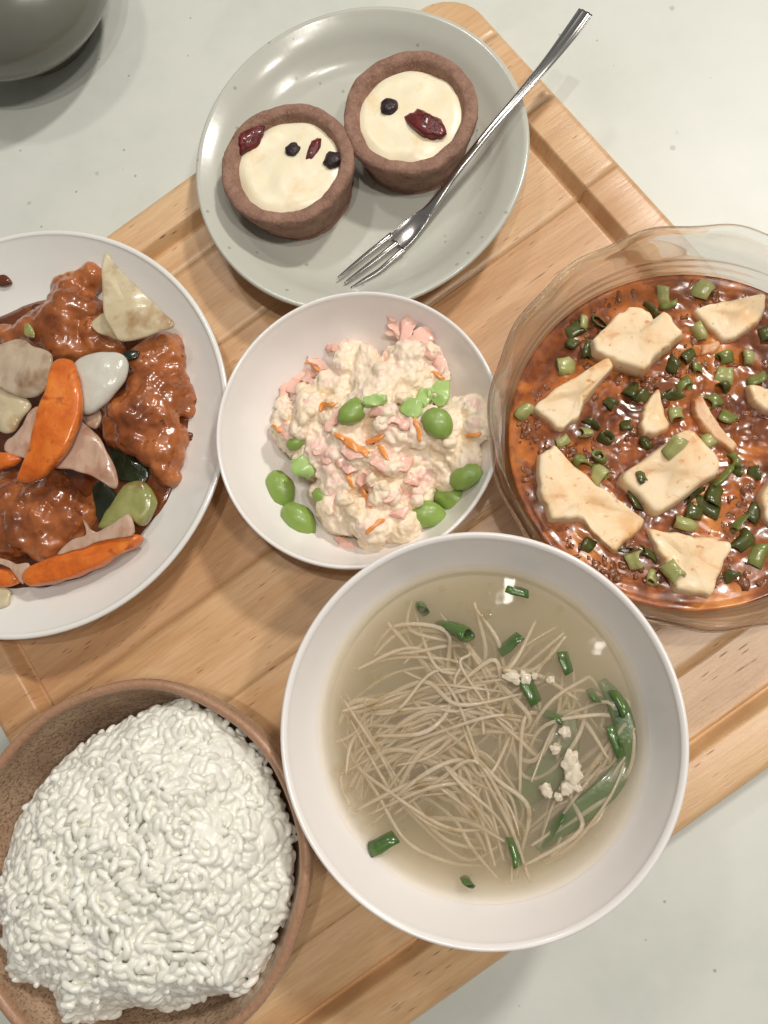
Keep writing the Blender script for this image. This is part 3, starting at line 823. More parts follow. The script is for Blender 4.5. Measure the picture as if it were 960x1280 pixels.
def tofu_mat():
    g = NT('silken_tofu')
    c = g.ramp(g.noise(50, 4, 0.55, None, 0.3), [(0.30, srgb(244, 226, 196)), (0.50, srgb(238, 211, 170)), (0.66, srgb(226, 176, 116))])
    c = g.mix(g.ramp(g.noise(420, 3), [(.62, (0, 0, 0)), (.74, (.8, .8, .8))]), c, srgb(206, 132, 66))
    c = g.mix(g.ramp(g.noise(85, 5, 0.6, None, 0.8), [(.55, (0, 0, 0)), (.66, (.6, .6, .6))]), c, srgb(204, 132, 66))
    sx = g.n('ShaderNodeSeparateXYZ', Vector=g.tc.outputs['Object'])          # sauce has soaked into the lower part
    wz = g.math('MULTIPLY_ADD', g.noise(110, 4), 0.006, sx.outputs['Z'])
    c = g.mix(g.ramp(g.math('MULTIPLY', wz, 60.0), [(0.42, (.9, .9, .9)), (0.80, (0, 0, 0))]), c, srgb(200, 112, 48))
    nb = g.bump(g.noise(160, 4), 0.25, 0.0005)
    p = g.principled(Base__Color=c, Roughness=0.5, Normal=nb)
    g.set(p, 'Subsurface Weight', 0.5); g.set(p, 'Subsurface Radius', (1, .75, .45)); g.set(p, 'Subsurface Scale', 0.004)
    g.set(p, 'Coat Weight', 0.06); g.set(p, 'Coat Roughness', 0.15)
    return g.m
TOFU = tofu_mat()
tofus = [
    ([(741, 425), (763, 402), (787, 380), (817, 392), (824, 402), (829, 389), (855, 415), (828, 437), (806, 462), (766, 446), (744, 436)], .0548, .014, 'thick tofu block with a notched top, upper middle of glass bowl'),
    ([(868, 386), (892, 378), (958, 367), (951, 399), (907, 428)], .0498, .010, 'triangular pale tofu piece near the upper rim of glass bowl'),
    ([(666, 506), (712, 474), (761, 447), (766, 459), (731, 500), (724, 519), (701, 537)], .0512, .012, 'long wedge of tofu leaning at the left side of glass bowl'),
    ([(673, 569), (694, 556), (719, 583), (762, 615), (811, 650), (769, 689), (740, 664), (728, 648), (691, 648), (677, 622)], .0520, .013, 'large tofu piece at the lower left of the glass bowl'),
    ([(778, 593), (861, 533), (904, 584), (822, 643)], .0550, .014, 'diamond shaped tofu slab with scallion lying on top'),
    ([(811, 659), (868, 669), (916, 678), (889, 746), (847, 735), (832, 700)], .0518, .013, 'flat tofu piece at the bottom of the glass bowl'),
    ([(804, 507), (825, 483), (836, 534), (806, 543), (801, 528)], .0497, .010, 'small wedge of tofu above the diamond shaped slab'),
    ([(868, 500), (877, 494), (900, 534), (922, 556), (915, 562), (889, 543), (870, 519)], .0500, .008, 'narrow ragged tofu strip right of the small wedge'),
    ([(937, 481), (968, 485), (970, 517), (941, 502)], .0500, .010, 'tofu corner poking out of sauce at the right picture edge'),
    ([(950, 624), (966, 594), (985, 640), (965, 660)], .0500, .010, 'tofu piece cut by the right picture edge, lower down'),
    ([(876, 429), (900, 426), (897, 441), (878, 442)], .0478, .006, 'tiny tofu crumb beside the bright green scallion'),
]
def slab(px, ztop, thick, bev=.0011, tilt=(0, 0), seed=0):
    q = [np.array(at(a, b, ztop)[:2]) for a, b in px]; M = len(q)
    dense = []
    for i in range(M):                                     # rounded corners, slightly uneven edges
        p0, p1, p2 = q[i - 1], q[i], q[(i + 1) % M]
        a = p1 + (p0 - p1) * .15; b = p1 + (p2 - p1) * .15; nx = p2 + (p1 - p2) * .15
        for t in (0, .33, .67): dense.append((1 - t) ** 2 * a + 2 * t * (1 - t) * p1 + t * t * b)
        for t in (0, .25, .5, .75): dense.append(b + (nx - b) * t)
    c = sum(dense) / len(dense); D = len(dense)
    dense = [p + (p - c) / (np.linalg.norm(p - c) + 1e-9) * (0.0010 * N3((p[0], p[1], seed), 190, seed) + .0008 * N3((p[0], p[1], seed), 520, seed)) for p in dense]
    sz = max(np.linalg.norm(p - c) for p in dense)
    V, rows = [], []
    lv = [(.2, 0, 0), (.4, 0, 0), (.6, 0, 0), (.78, 0, 0), (.92, 0, 0)]
    V.append((*c, ztop))
    def add(f):
        rows.append([len(V) + k for k in range(D)])
        for p in dense:
            r = p - c; L = np.linalg.norm(r); pp, z = f(p, r, L); z += (r[0] * tilt[0] + r[1] * tilt[1]) + .0004 * N3((pp[0], pp[1], z), 120, seed) + .0003 * N3((pp[0], pp[1], z), 420, seed); V.append((*pp, z))
    for s, _, _ in lv: add(lambda p, r, L: (c + r / L * max(L - bev, 0) * s, ztop))
    add(lambda p, r, L: (c + r / L * max(L - bev, 0), ztop))
    add(lambda p, r, L: (c + r / L * max(L - bev * .3, 0), ztop - bev * .3))
    add(lambda p, r, L: (p, ztop - bev))
    add(lambda p, r, L: (c + r / L * (L + .0009), ztop - thick * .4))
    add(lambda p, r, L: (c + r / L * (L + .0016), ztop - thick))
    Fc = [(0, rows[0][k], rows[0][(k + 1) % D]) for k in range(D)]
    for A, B in zip(rows, rows[1:]):
        for k in range(D): Fc.append((A[k], B[k], B[(k + 1) % D], A[(k + 1) % D]))
    Fc.append(tuple(reversed(rows[-1])))
    area = sum(dense[k][0] * dense[(k + 1) % D][1] - dense[(k + 1) % D][0] * dense[k][1] for k in range(D))
    if area < 0: Fc = [tuple(reversed(f)) for f in Fc]
    return V, Fc
tofu_objs = []
rnd = random.Random(5)
for i, (px, zt, th, lab) in enumerate(tofus):
    V_, F_ = slab(px, zt, th, .0012, (rnd.uniform(-.11, .11), rnd.uniform(-.11, .11)), i * 3.1)
    tofu_objs.append(tag(mk('tofu_piece', V_, F_, TOFU), lab, 'tofu', 'tofu pieces in the glass bowl'))
mtree = bvh([sauce] + tofu_objs)
tofu_tree = bvh(tofu_objs)
MINCE = food('minced_meat', [(0.3, srgb(92, 48, 24)), (0.7, srgb(150, 88, 46))], 400, rough=0.22, bump=0.7, bscale=800, bdist=.0008, coat=0.6, crough=0.1)
Vm, Fm = [], []
iv, fc = ico(2); cnt = 0
rnd = random.Random(21)
while cnt < 480:
    a = rnd.uniform(0, 2 * PI); r = RS * math.sqrt(rnd.random()) * .95; x, y = GB[0] + r * math.cos(a), GB[1] + r * math.sin(a)
    if N3((x, y, 0), 55, 4.0) < 0.0: continue
    if tofu_tree.ray_cast(Vector((x, y, .2)), Vector((0, 0, -1)))[0] is not None and rnd.random() < .97: continue
    b = len(Vm); R = rnd.choice((rnd.uniform(.0005, .0011), rnd.uniform(.0008, .0016), rnd.uniform(.0014, .0026))); ex, ey = rnd.uniform(.7, 1.5), rnd.uniform(.7, 1.5); sd = rnd.uniform(0, 50)
    zc = ZM - R * .5
    for q in iv:
        d = R * (1 + .9 * noise.noise(q * 1.9 + Vector((sd, 0, 0)))); Vm.append((x + q.x * d * ex, y + q.y * d * ey, zc + q.z * d * .75))
    Fm += [tuple(b + k for k in f) for f in fc]; cnt += 1
tag(mk('minced_meat', Vm, Fm, MINCE), 'fine dark minced meat scattered through the red sauce', 'meat', kind='stuff')
mapo = [(829, 369, 'p', 0), (876, 363, 'p', 2), (729, 406, 'p', 1), (719, 414, 'd', 0), (737, 438, 'd', 0), (707, 459, 'p', 1), (872, 416, 'p', 0), (906, 447, 'g', 1), (934, 447, 'p', 2), (859, 447, 'd', 2), (802, 498, 'd', 2),
        (844, 519, 'p', 0), (844, 497, 'd', 1), (782, 532, 'd', 2), (739, 528, 'd', 2), (891, 500, 'g', 2), (909, 522, 'g', 0), (885, 549, 'p', 0), (842, 560, 'p', 0), (913, 575, 'g', 2), (750, 573, 'g', 0), (748, 594, 'p', 0),
        (802, 596, 'd', 1), (703, 552, 'p', 1), (808, 554, 'd', 0), (726, 580, 'g', 2), (756, 549, 'd', 2), (795, 625, 'd', 0), (855, 654, 'p', 0), (882, 632, 'd', 1), (923, 653, 'g', 1), (944, 641, 'd', 0), (946, 694, 'g', 0),
        (793, 701, 'p', 2), (811, 692, 'd', 1), (841, 715, 'p', 0), (815, 721, 'p', 1), (928, 678, 'd', 0), (783, 687, 'd', 0), (870, 640, 'd', 0), (893, 622, 'd', 2), (955, 420, 'd', 0), (836, 382, 'g', 1), (716, 430, 'd', 2), (868, 620, 'd', 1)]
special = {(906, 447): 'bright glossy green scallion piece below the triangular tofu', (842, 560): 'pale scallion piece lying on the diamond shaped tofu slab', (802, 596): 'narrow dark scallion strip on the diamond shaped tofu slab',
           (829, 369): 'pale scallion piece just above the notched tofu block', (876, 363): 'round pale scallion piece near the upper glass rim', (707, 459): 'pale scallion piece above the long tofu wedge, by the glass wall',
           (946, 694): 'green scallion piece at the lower right picture edge', (923, 653): 'tall green scallion piece right of the flat tofu', (844, 519): 'pale scallion piece touching the top corner of the diamond tofu',
           (748, 594): 'pale scallion piece right of the large lower left tofu', (855, 654): 'pale scallion ring between diamond slab and flat tofu', (841, 715): 'split pale scallion piece lying on the flat bottom tofu', (793, 701): 'fat pale scallion piece left of the flat bottom tofu'}
SHORT = ['notched tofu block', 'triangular upper tofu', 'long left tofu wedge', 'large lower left tofu', 'diamond tofu slab', 'flat bottom tofu', 'small tofu wedge', 'ragged tofu strip', 'tofu corner at right edge', 'lower right tofu', 'tiny tofu crumb']
gen = {'p': 'pale green scallion slice half sunk in the red sauce', 'g': 'mid green scallion slice half sunk in the red sauce', 'd': 'dark green scallion slice half sunk in the red sauce'}
for k in range(60):
    a = rnd.uniform(0, 2 * PI); r = RS * .93 * math.sqrt(rnd.random()); q = Vector((GB[0] + r * math.cos(a), GB[1] + r * math.sin(a), ZM))
    v = RW.T @ np.array([q.x, q.y, q.z - CAM_H]); qx, qy = 480 + F_PX * v[0] / v[2], 640 + F_PX * v[1] / v[2]
    if qx < 955 and tofu_tree.ray_cast(Vector((q.x, q.y, .2)), Vector((0, 0, -1)))[0] is None and all((qx - m[0]) ** 2 + (qy - m[1]) ** 2 > 200 for m in mapo): mapo.append((qx, qy, rnd.choice('pdgd'), rnd.randrange(3)))
for px, py, kc, kv in mapo:
    p, nr = hit(mtree, px, py, ZM)
    if (px, py) not in special:
        bx, by, short, _d = min(((sum(q[0] for q in t[0]) / len(t[0]), sum(q[1] for q in t[0]) / len(t[0]), sn, 0) for t, sn in zip(tofus, SHORT)), key=lambda t: (t[0] - px) ** 2 + (t[1] - py) ** 2)
        dr = ('left of' if px < bx else 'right of') if abs(px - bx) > abs(py - by) else ('above' if py < by else 'below')
        gl_ = '%s green scallion slice half sunk in sauce %s the %s' % ({'p': 'pale', 'g': 'mid', 'd': 'dark'}[kc], dr, short)
    small = .62 if (px, py) == (802, 596) else rnd.uniform(.9, 1.15)
    lab = special.get((px, py)); 
    stem((kc, kv), p + nr * .0002, rnd.uniform(0, 6.28), rnd.uniform(1.0, 1.57) if lab or rnd.random() < .85 else rnd.uniform(0, .5), rnd.uniform(0, 6), (small * rnd.uniform(.75, 1.15), small * rnd.uniform(.6, 1.1), small * rnd.uniform(.6, 1.1)), lab or gl_, 'scallion pieces in the red sauce')

# ================================================================== potato salad
MASH = food('potato_mash', [(0.28, srgb(236, 213, 180)), (0.43, srgb(242, 223, 194)), (0.53, srgb(245, 228, 205)), (0.63, srgb(242, 206, 192))], 85, rough=0.45, bump=0.5, bscale=330, bdist=.001, sss=0.3, sssr=(1, .8, .5), sscale=.002, coat=0.2, crough=0.25)
HAM = food('pink_ham', [(0.3, srgb(236, 180, 162)), (0.7, srgb(246, 206, 190))], 150, rough=0.35, bump=0.3, bscale=500, bdist=.0005, sss=0.3, sssr=(1, .5, .4), sscale=.002, coat=0.3, crough=0.15)
CARS = food('carrot_shred', [(0.3, srgb(232, 140, 62)), (0.7, srgb(244, 166, 88))], 200, rough=0.3, bump=0.2, sss=0.2, coat=0.3)
BEAN = food('edamame', [(0.3, srgb(106, 140, 48)), (0.7, srgb(142, 172, 80))], 90, rough=0.28, bump=0.15, bscale=300, sss=0.2, sssr=(.5, 1, .2), sscale=.002, coat=0.25, crough=0.18, fine=(200, .54, .68, srgb(196, 204, 138)))
CUKE = food('cucumber', [(0.3, srgb(150, 188, 100)), (0.7, srgb(188, 212, 140))], 120, rough=0.3, bump=0.15, sss=0.25, sssr=(.6, 1, .4), coat=0.4)
mpx = [(332, 521), (345, 484), (394, 457), (397, 427), (427, 412), (446, 431), (480, 427), (476, 395), (514, 397), (540, 420), (555, 465), (566, 476), (589, 495), (609, 529), (609, 574), (596, 600), (540, 604), (547, 630), (514, 660), (465, 694), (420, 697), (397, 660), (394, 622), (364, 585), (345, 555)]
mo = outline(mpx, .046, 2)
mc = sum(mo) / len(mo)
rnd = random.Random(9)
blobs = []
def bowl_z(x, y):
    r = math.hypot(x - AB[0], y - AB[1]); return .0205 + .030 * max(0, (r - .022) / .034) ** 1.7
def dome(x, y):
    d = edge_dist((x, y), mo); return 0.0400 + 0.0150 * (1 - math.exp(-d / .014))
for i in range(260):
    x, y = mc[0] + rnd.uniform(-.06, .06), mc[1] + rnd.uniform(-.06, .06)
    if inside((x, y), mo) and edge_dist((x, y), mo) > .007 and math.hypot(x - AB[0], y - AB[1]) < .046: blobs.append(((x, y, dome(x, y) - .009), (.006, .006, .006)))
NB = len(blobs)
while len(blobs) < 330 + NB:
    x, y = mc[0] + rnd.uniform(-.06, .06), mc[1] + rnd.uniform(-.06, .06)
    if not inside((x, y), mo) or math.hypot(x - AB[0], y - AB[1]) > .052: continue
    R = rnd.choice((rnd.uniform(.0022, .004), rnd.uniform(.004, .0085))); d = edge_dist((x, y), mo)
    if d < .0022: continue
    R = min(R, d + .0012)
    z = dome(x, y) - R * .8 + rnd.uniform(-.004, .0025) + .003 * N3((x, y, 0), 60, 3)
    blobs.append(((x, y, z), (R * rnd.uniform(.8, 1.2), R * rnd.uniform(.8, 1.2), R * rnd.uniform(.7, 1.0))))
    if len(blobs) % 2 == 0: blobs.append(((x, y, max(bowl_z(x, y) + .007, z - .007)), (.006, .006, .0065)))
    if len(blobs) % 3 == 0: blobs.append(((x, y, max(bowl_z(x, y) + .006, z - .015)), (.007, .007, .0065)))
Vn, Fn, Nn = fuse(blobs, .00062, 3)
Vn = [(v[0] + n[0] * d, v[1] + n[1] * d, v[2] + n[2] * d) for v, n, d in ((v, n, .0016 * FB(v, 130, 5) + .0008 * abs(N3(v, 380, 2)) - .0009 * abs(N3(v, 240, 7)) + .0002 * N3(v, 900, 3)) for v, n in zip(Vn, Nn))]
mash = tag(mk('potato_mash', Vn, Fn, MASH), 'lumpy cream-coloured mashed potato heaped in the small white bowl', 'potato salad')
stree = bvh([mash, salad_bowl])
def chip(px, py, dx, dy, w, t, mat, name, lab, cat, group, lift=.0, bend=.001, rag=.0012, seed=0):
    """a flat shred or chunk lying on the salad along an image direction"""
    pts = []
    for k in (-1, -.35, .35, 1):
        p, nr = hit(stree, px + dx * k, py + dy * k, .05); pts.append(p)
    zm = sum(p.z for p in pts) / 4
    pts = [Vector((p.x, p.y, zm * .6 + p.z * .4 + lift + bend * (1 - abs(k)))) for p, k in zip(pts, (-1, -.35, .35, 1))]
    V_, F_ = sweep(pts, [w * .7, w, w * .9, w * .6], [t, t, t, t], seg=16, sub=4, sq=6.0)
    V_ = [(v[0] + rag * N3(v, 300, seed), v[1] + rag * N3(v, 300, seed + 4), v[2] + rag * .7 * N3(v, 240, seed + 8)) for v in V_]
    return tag(mk(name, V_, F_, mat), lab, cat, group)
G = 'ham pieces in the potato salad'
def where(px, py):
    a = 'upper' if py < 490 else 'lower' if py > 590 else 'middle'; b = 'left' if px < 420 else 'right' if px > 500 else 'centre'
    return a + ' ' + b
hams = [(494, 405, 6, 14, .006, .0022, 'ham strip at the very top of the potato salad'), (510, 414, -4, 13, .006, .002, 'second ham strip from the top of the potato salad'), (524, 424, 14, -4, .007, .002, 'wide ham slice at the upper right of the potato salad'),
        (500, 424, 12, 4, .006, .002, None), (533, 438, 8, 6, .005, .0016, None), (374, 472, 14, -8, .009, .0024, 'broad ham piece at the upper left edge of the salad'), (360, 490, 8, -7, .006, .002, None), (409, 465, 17, 9, .0042, .0016, 'long thin ham strip left of the salad centre'),
        (416, 524, -4, 16, .006, .002, 'ham slice standing left of the green bean in salad centre'), (492, 524, 13, 6, .008, .0022, 'large ham piece between the two middle beans'), (474, 514, 10, -6, .006, .002, None), (434, 581, 12, 8, .006, .002, None),
        (502, 582, 10, -6, .006, .002, None), (484, 620, 15, -3, .005, .002, None), (430, 682, 6, 3, .005, .002, None), (360, 541, 8, 8, .006, .002, None), (424, 432, 10, -5, .007, .002, None), (441, 566, 9, 4, .006, .002, None), (458, 600, 9, -5, .005, .0018, None),
        (548, 452, 3, 12, .006, .002, None), (383, 505, 10, 2, .005, .0018, None), (403, 570, 6, 9, .005, .0018, None), (515, 600, 9, 4, .006, .0018, None), (395, 482, 10, 5, .005, .0018, None), (470, 578, 8, 8, .005, .0018, None), (500, 640, 8, -5, .005, .0018, None)]
for i, (px, py, dx, dy, w, t, lab) in enumerate(hams):
    chip(px, py, dx * rnd.uniform(.9, 1.6), dy * rnd.uniform(.9, 1.6), w * rnd.uniform(.5, 1.0), t * rnd.uniform(.4, .8), HAM, 'ham_piece', lab or 'small pink ham scrap in the %s part of the potato salad' % where(px, py), 'ham', G, -.0003, .0008, rag=.0022, seed=i * 2.3)
for i, (px, py, dx, dy, lab) in enumerate([(446, 560, 12, 6, 'widest orange carrot shred at the salad centre'), (472, 548, 10, -5, None), (523, 537, 3, 12, 'upright carrot shred beside the round bean'), (457, 618, 4, 15, 'long carrot shred running down the salad front'), (469, 657, 9, -6, 'carrot shred near the bottom of the salad'), (592, 544, 6, -2, 'carrot fleck at the right edge of the salad'), (394, 460, 7, 5, None), (347, 537, 5, 4, None), (411, 508, 8, -5, None), (430, 548, 8, 3, None), (480, 566, 5, 7, None), (438, 600, 3, 8, None), (548, 470, 5, 4, None)]):
    chip(px, py, dx * 1.3, dy * 1.3, .0017 if i else .0036, .0010, CARS, 'carrot_shred', lab or 'short orange carrot shred in the %s part of the potato salad' % where(px, py), 'carrot', 'carrot shreds in the potato salad', .0006, .0008, seed=i * 1.7 + 40)
def bean_mesh():
    iv, fc = ico(3); V = []
    for q in iv:
        x, y, z = q.x, q.y * .68, q.z * .58
        y += .10 * (1 - x * x) - .05
        cr_ = .05 * math.exp(-((q.y) / .12) ** 2) * max(q.z, 0)
        k_ = 1 + .10 * noise.fractal(q * 2.2, 1, 2, 3)
        V.append((x * k_, y * k_, (z - cr_) * k_))
    return mesh('edamame_bean', V, fc, BEAN)
BM = bean_mesh()
for px, py, dx, dy, L, zo, zd, lab in [(351, 613, 4, 12, .0086, .0012, .036, 'upper of two green soybeans at the left of the salad'), (374, 652, 8, 10, .0090, .001, .036, 'lower of two green soybeans at the left of the salad'), (547, 531, 8, 8, (.0066), .002, .05, 'round green soybean at the right of the salad centre'),
                                (441, 515, -8, 9, .0070, .0012, .05, 'green soybean half hidden beside ham in the salad centre'), (531, 644, 12, 0, .0083, .001, .042, 'flat lying soybean at the lower right of the salad'), (561, 622, 11, 9, .0085, .001, .042, 'soybean tucked under mash at the right bowl wall'),
                                (582, 596, 8, -4, .0070, .0004, .044, 'dark soybean highest along the right bowl wall'), (371, 553, 6, -4, .0045, .0006, .045, 'small bit of soybean showing at the left of the mash'), (403, 622, 6, 6, .0055, -.0028, .046, 'soybean mostly buried at the lower left of mash')]:
    p, nr = hit(stree, px, py, zd)
    if p.z < .03: p = at(px, py, zd)
    s = L
    o = put('edamame_bean', BM, p + Vector((0, 0, zo)), (rnd.uniform(-.3, .3), rnd.uniform(-.3, .3), yaw_px(px, py, dx, dy, p.z)), (s, s * (1.25 if px == 547 else 1), s))
    tag(o, lab, 'soybean', 'green soybeans in the potato salad')
for px, py, dx, dy, w, lab in [(549, 493, 5, -11, .0085, 'pale cucumber slice above the round soybean'), (532, 498, 7, -8, .006, 'cucumber slice left of the palest one'), (517, 511, 10, 3, .008, 'cucumber piece touching the round soybean'), (470, 502, 14, -2, .005, 'thin cucumber slice at the middle of the salad'), (379, 585, 6, 11, .008, 'cream coated cucumber piece above the two left soybeans')]:
    chip(px, py, dx, dy, w, .0032, CUKE, 'cucumber_slice', lab, 'cucumber', 'cucumber slices in the potato salad', .0010, .0, seed=px)

# ================================================================== chicken and vegetables on the left plate
CHICK = food('glazed_chicken', [(0.26, srgb(94, 46, 22)), (0.42, srgb(142, 78, 38)), (0.58, srgb(174, 102, 54)), (0.75, srgb(198, 134, 82))], 60, rough=0.26, bump=0.16, bscale=230, bdist=.0011, sss=0.15, coat=0.75, crough=0.1, fine=(240, .6, .72, srgb(104, 52, 28)))
ONION = food('cooked_onion', [(0.3, srgb(218, 202, 164)), (0.5, srgb(232, 219, 184)), (0.7, srgb(226, 210, 172))], 60, fine=(70, .52, .70, srgb(186, 150, 104)), rough=0.25, bump=0.4, bscale=110, bdist=.0010, sss=0.35, sssr=(1, .9, .6), sscale=.003, coat=0.6, crough=0.08, stretch=(.7, 2.5, 1))
WONION = food('white_onion', [(0.3, srgb(206, 204, 190)), (0.7, srgb(228, 226, 214))], 60, rough=0.2, bump=0.4, bscale=130, bdist=.0010, sss=0.35, sssr=(1, .95, .8), sscale=.003, coat=0.7, crough=0.06)
PONION = food('pinkish_onion', [(0.3, srgb(200, 160, 136)), (0.5, srgb(228, 196, 172)), (0.7, srgb(214, 178, 154))], 60, fine=(70, .52, .70, srgb(182, 130, 98)), rough=0.25, bump=0.4, bscale=120, bdist=.0010, sss=0.3, sssr=(1, .7, .5), sscale=.003, coat=0.6, crough=0.08, stretch=(2.2, .8, 1))
GONION = food('brownish_onion', [(0.3, srgb(200, 180, 152)), (0.5, srgb(220, 203, 178)), (0.7, srgb(210, 190, 162))], 60, fine=(70, .52, .70, srgb(158, 122, 88)), rough=0.25, bump=0.4, bscale=120, bdist=.0010, sss=0.3, sssr=(1, .8, .6), sscale=.003, coat=0.6, crough=0.08, stretch=(2.2, .8, 1))
for m_ in (ONION, WONION, PONION, GONION):                # thin cooked petals let some light through
    nt_ = m_.node_tree; p_ = [n for n in nt_.nodes if n.type == 'BSDF_PRINCIPLED'][0]; p_.inputs['Alpha'].default_value = 0.66 if m_ is not WONION else 0.92
CARROT = food('cooked_carrot', [(0.3, srgb(190, 86, 22)), (0.5, srgb(218, 114, 36)), (0.75, srgb(234, 142, 56))], 90, rough=0.32, bump=0.5, bscale=140, bdist=.0010, fine=(150, .56, .70, srgb(176, 84, 30)), sss=0.25, sssr=(1, .45, .15), sscale=.002, coat=0.65, crough=0.08)
PEPPER = food('green_pepper', [(0.3, srgb(134, 138, 76)), (0.7, srgb(168, 168, 108))], 60, fine=(80, .52, .7, srgb(132, 112, 60)), rough=0.25, bump=0.2, bscale=150, sss=0.25, sssr=(.7, 1, .3), sscale=.003, coat=0.6, crough=0.08)
LEAF = food('dark_leaf', [(0.3, srgb(20, 26, 16)), (0.7, srgb(42, 54, 30))], 120, rough=0.25, bump=0.5, bscale=300, coat=0.7, crough=0.08)
GLAZE = food('brown_glaze', [(0.3, srgb(70, 32, 16)), (0.6, srgb(116, 62, 32)), (0.8, srgb(150, 94, 54))], 40, rough=0.12, bump=0.3, bscale=160, bdist=.001, sss=0.2, coat=0.9, crough=0.04)
ZG = .0292
spx = [(-60, 420), (0, 396), (50, 378), (110, 372), (170, 392), (215, 425), (242, 480), (244, 530), (230, 585), (205, 640), (170, 682), (110, 722), (50, 742), (0, 744), (-60, 730), (-90, 580)]
V_, F_ = pillow(spx, ZG, .006, power=8, rings=10, n=5, nz=.0008, nscale=120)
gl_o = tag(mk('brown_glaze', V_, F_, GLAZE), 'pool of brown sweet and sour sauce on the speckled plate', 'sauce')
def chicken(px, zt, th, seed, lab, nb=70, warp=None):
    O = outline(px, zt - th * .5, 2); c = sum(O) / len(O); r_ = random.Random(seed); bl = []
    xs_ = [p[0] for p in O]; ys_ = [p[1] for p in O]; dmax = max(edge_dist(p, O) for p in [c] + [c + (q - c) * .3 for q in O])
    tries = 0
    while len(bl) < nb and tries < 6000:
        tries += 1
        p = (r_.uniform(min(xs_), max(xs_)), r_.uniform(min(ys_), max(ys_)))
        if not inside(p, O): continue
        d = edge_dist(p, O); R = min(r_.uniform(.005, .011), d + .0008)
        if R < .0022: continue
        z = zt - th + (th) * math.sqrt(min(1, d / dmax)) * .75 - R * .2 + r_.uniform(-.0012, .0012)
        bl.append(((p[0], p[1], max(z, zt - th + R * .5)), (R, R, min(R, th * .45))))
    Vn, Fn, Nn = fuse(bl, .0008, 12)
    Vn = [tuple(v[i] + n[i] * d for i in range(3)) for v, n, d in ((v, n, .0019 * FB(v, 70, 3, seed) + .0002 * N3(v, 380, seed)) for v, n in zip(Vn, Nn))]
    return tag(mk('chicken_piece', Vn, Fn, CHICK), lab, 'chicken', 'glazed chicken pieces on the plate')
chicken([(112, 330), (128, 335), (130, 385), (137, 416), (162, 429), (150, 440), (94, 450), (72, 456), (47, 440), (0, 440), (-12, 425), (0, 408), (44, 385), (62, 369), (69, 344)], .0420, .018, 3, 'bumpy glazed chicken piece under the large onion triangle')
chicken([(170, 426), (219, 414), (232, 435), (229, 463), (243, 494), (233, 529), (227, 569), (214, 604), (198, 617), (183, 609), (186, 581), (169, 574), (141, 559), (122, 540), (120, 519), (134, 497), (156, 478), (154, 460)], .0440, .020, 8, 'largest glazed chicken piece along the right side of the plate', 90)
chicken([(-20, 590), (19, 589), (72, 584), (112, 601), (122, 631), (111, 652), (84, 683), (47, 702), (19, 698), (-20, 690)], .0420, .018, 14, 'dark glazed chicken piece at the lower left of the plate', 70)
def piece(name, px, zt, th, mat, lab, cat, group=None, power=3.0, warp=None, smooth=True, nz=.0009, seed=0.0):
    V_, F_ = pillow(px, zt, th, power=power, rings=7, n=5, smooth=smooth, warp=warp, nz=nz, nscale=160, seed=seed)
    return tag(mk(name, V_, F_, mat), lab, cat, group)
GO = 'onion petals on the plate'; GC = 'carrot slices on the plate'; GL = 'leafy bits on the plate'
piece('onion_petal', [(113, 405), (128, 392), (140, 398), (150, 424), (132, 419)], .0430, .0015, ONION, 'small onion corner showing under the large onion triangle', 'onion', GO, 9, lambda q: .001 * q[0])
piece('onion_petal', [(132, 316), (150, 337), (185, 372), (219, 406), (202, 416), (157, 427), (144, 420), (133, 394), (129, 354)], .0478, .0019, ONION, 'large translucent yellowish onion triangle near the plate rim', 'onion', GO, 9, lambda q: -.003 * (q[0] * .7 + q[1] * .7) ** 2 + .001)
piece('leaf_bit', [(153, 440), (163, 436), (174, 440), (168, 449), (155, 450)], .0450, .0015, LEAF, 'dark leaf tip between white onion and chicken', 'leaf', GL)
piece('leaf_bit', [(30, 407), (37, 404), (42, 414), (40, 423), (32, 420)], .0440, .0012, PEPPER, 'small green leaf bit on the upper chicken piece', 'leaf', GL)
piece('leaf_bit', [(132, 549), (150, 556), (172, 574), (185, 590), (178, 606), (160, 602), (146, 596), (138, 570)], .0310, .002, LEAF, 'dark wet leaf below the largest chicken piece', 'leaf', GL, nz=.0012)
piece('leaf_bit', [(116, 609), (128, 600), (142, 612), (150, 628), (138, 646), (126, 655), (118, 630)], .0320, .002, LEAF, 'dark wet leaf left of the green pepper', 'leaf', GL, nz=.0012, seed=4)
piece('onion_petal', [(-10, 432), (0, 429), (25, 424), (47, 434), (66, 447), (60, 479), (31, 496), (0, 484), (-12, 470)], .0485, .0023, GONION, 'brownish onion piece left of the big carrot slice', 'onion', GO, 8, lambda q: -.004 * (q[1]) ** 2 + .001)
piece('onion_petal', [(-10, 482), (10, 484), (28, 494), (37, 508), (24, 527), (16, 539), (-5, 534)], .0455, .0045, ONION, 'curled onion end at the left picture edge', 'onion', GO, 2.2, lambda q: -.002 * q[0] ** 2)
piece('onion_petal', [(94, 450), (116, 440), (148, 440), (158, 452), (156, 470), (141, 492), (122, 511), (103, 517), (95, 491), (90, 466)], .0505, .0085, WONION, 'shiny white onion piece right of the big carrot slice', 'onion', GO, 2.2, lambda q: -.001 * q[0] ** 2, nz=.0006)
piece('onion_petal', [(44, 508), (62, 520), (50, 560), (38, 574), (6, 565), (8, 550), (25, 537)], .0435, .0016, PONION, 'pinkish onion bit left of and under the big carrot', 'onion', GO, 8, lambda q: .001 * q[0])
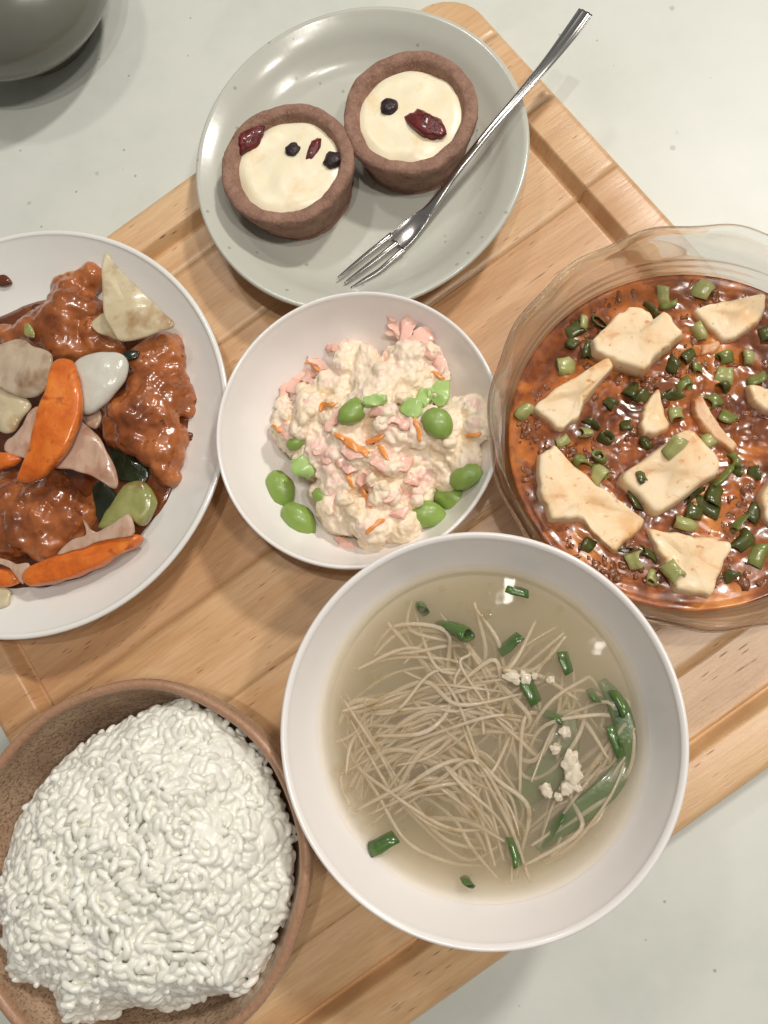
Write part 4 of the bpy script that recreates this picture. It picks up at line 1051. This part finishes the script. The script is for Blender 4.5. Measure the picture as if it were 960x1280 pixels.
piece('onion_petal', [(92, 522), (106, 530), (122, 541), (137, 566), (146, 591), (142, 609), (119, 597), (94, 589), (70, 585), (78, 556)], .0465, .0019, PONION, 'wide pinkish onion petal right of and under the big carrot', 'onion', GO, 9, lambda q: .004 * (.5 - (q[0] * .6 - q[1] * .8) ** 2))
piece('onion_petal', [(102, 512), (120, 508), (126, 520), (120, 536), (104, 528)], .0430, .0023, PONION, 'small onion bit beneath the shiny white onion', 'onion', GO, 3)
piece('carrot_slice', [(66, 449), (86, 448), (97, 472), (101, 497), (96, 532), (82, 563), (59, 588), (37, 601), (19, 600), (24, 587), (37, 558), (47, 519), (58, 485)], .0550, .0055, CARROT, 'big curved orange carrot slice on top of the onions', 'carrot', GC, 7, lambda q: -.003 * (q[0] * .4 + q[1] * .9) ** 2, nz=.0006)
piece('carrot_slice', [(-8, 566), (10, 566), (26, 574), (14, 582), (-8, 588)], .0440, .004, CARROT, 'carrot tip at the left picture edge above lower chicken', 'carrot', GC)
piece('green_pepper_piece', [(122, 660), (134, 638), (154, 609), (166, 601), (182, 604), (193, 620), (190, 640), (176, 656), (164, 650), (150, 660)], .0385, .0065, PEPPER, 'light green pepper piece near the right plate wall', 'pepper', None, 4, lambda q: -.003 * (q[0] * .8 - q[1] * .6) ** 2)
piece('onion_petal', [(104, 650), (112, 660), (128, 664), (146, 656), (162, 644), (167, 670), (125, 677), (88, 689), (70, 692), (88, 676), (108, 668)], .0425, .0016, PONION, 'thin pink onion petal above the lower carrot stick', 'onion', GO, 8, lambda q: .001 * q[0])
piece('carrot_slice', [(30, 714), (56, 700), (88, 688), (125, 678), (172, 669), (177, 676), (147, 695), (109, 714), (72, 727), (38, 732)], .0410, .0070, CARROT, 'long orange carrot stick lying along the lower plate wall', 'carrot', GC, 5)
piece('carrot_slice', [(-14, 708), (0, 710), (19, 714), (26, 724), (13, 733), (-14, 733)], .0370, .006, CARROT, 'carrot end left of the long carrot stick', 'carrot', GC)
piece('onion_petal', [(-14, 690), (0, 696), (20, 703), (36, 706), (30, 730), (24, 716), (0, 704), (-14, 700)], .0395, .0014, PONION, 'thin translucent onion strip left of the long carrot stick', 'onion', GO)
piece('onion_petal', [(-15, 735), (0, 732), (13, 741), (12, 756), (0, 764), (-15, 766)], .0345, .0030, ONION, 'yellow onion piece at the lower left picture edge', 'onion', GO)

# smears on the dishes
piece('glaze_smear', [(-6, 345), (4, 342), (12, 347), (14, 354), (2, 358), (-8, 354)], .0334, .0026, GLAZE, 'small brown sauce smear high on the left plate wall', 'sauce', 'sauce smears', nz=.0003)
for px, py, lab in ((46, 384, 'brown sauce drip above the glaze pool on left plate'), (236, 545, 'sauce drip right of the largest chicken piece')):
    piece('glaze_smear', [(px - 7, py), (px, py - 5), (px + 8, py - 1), (px + 3, py + 6)], .0304, .0022, GLAZE, lab, 'sauce', 'sauce smears', nz=.0003)
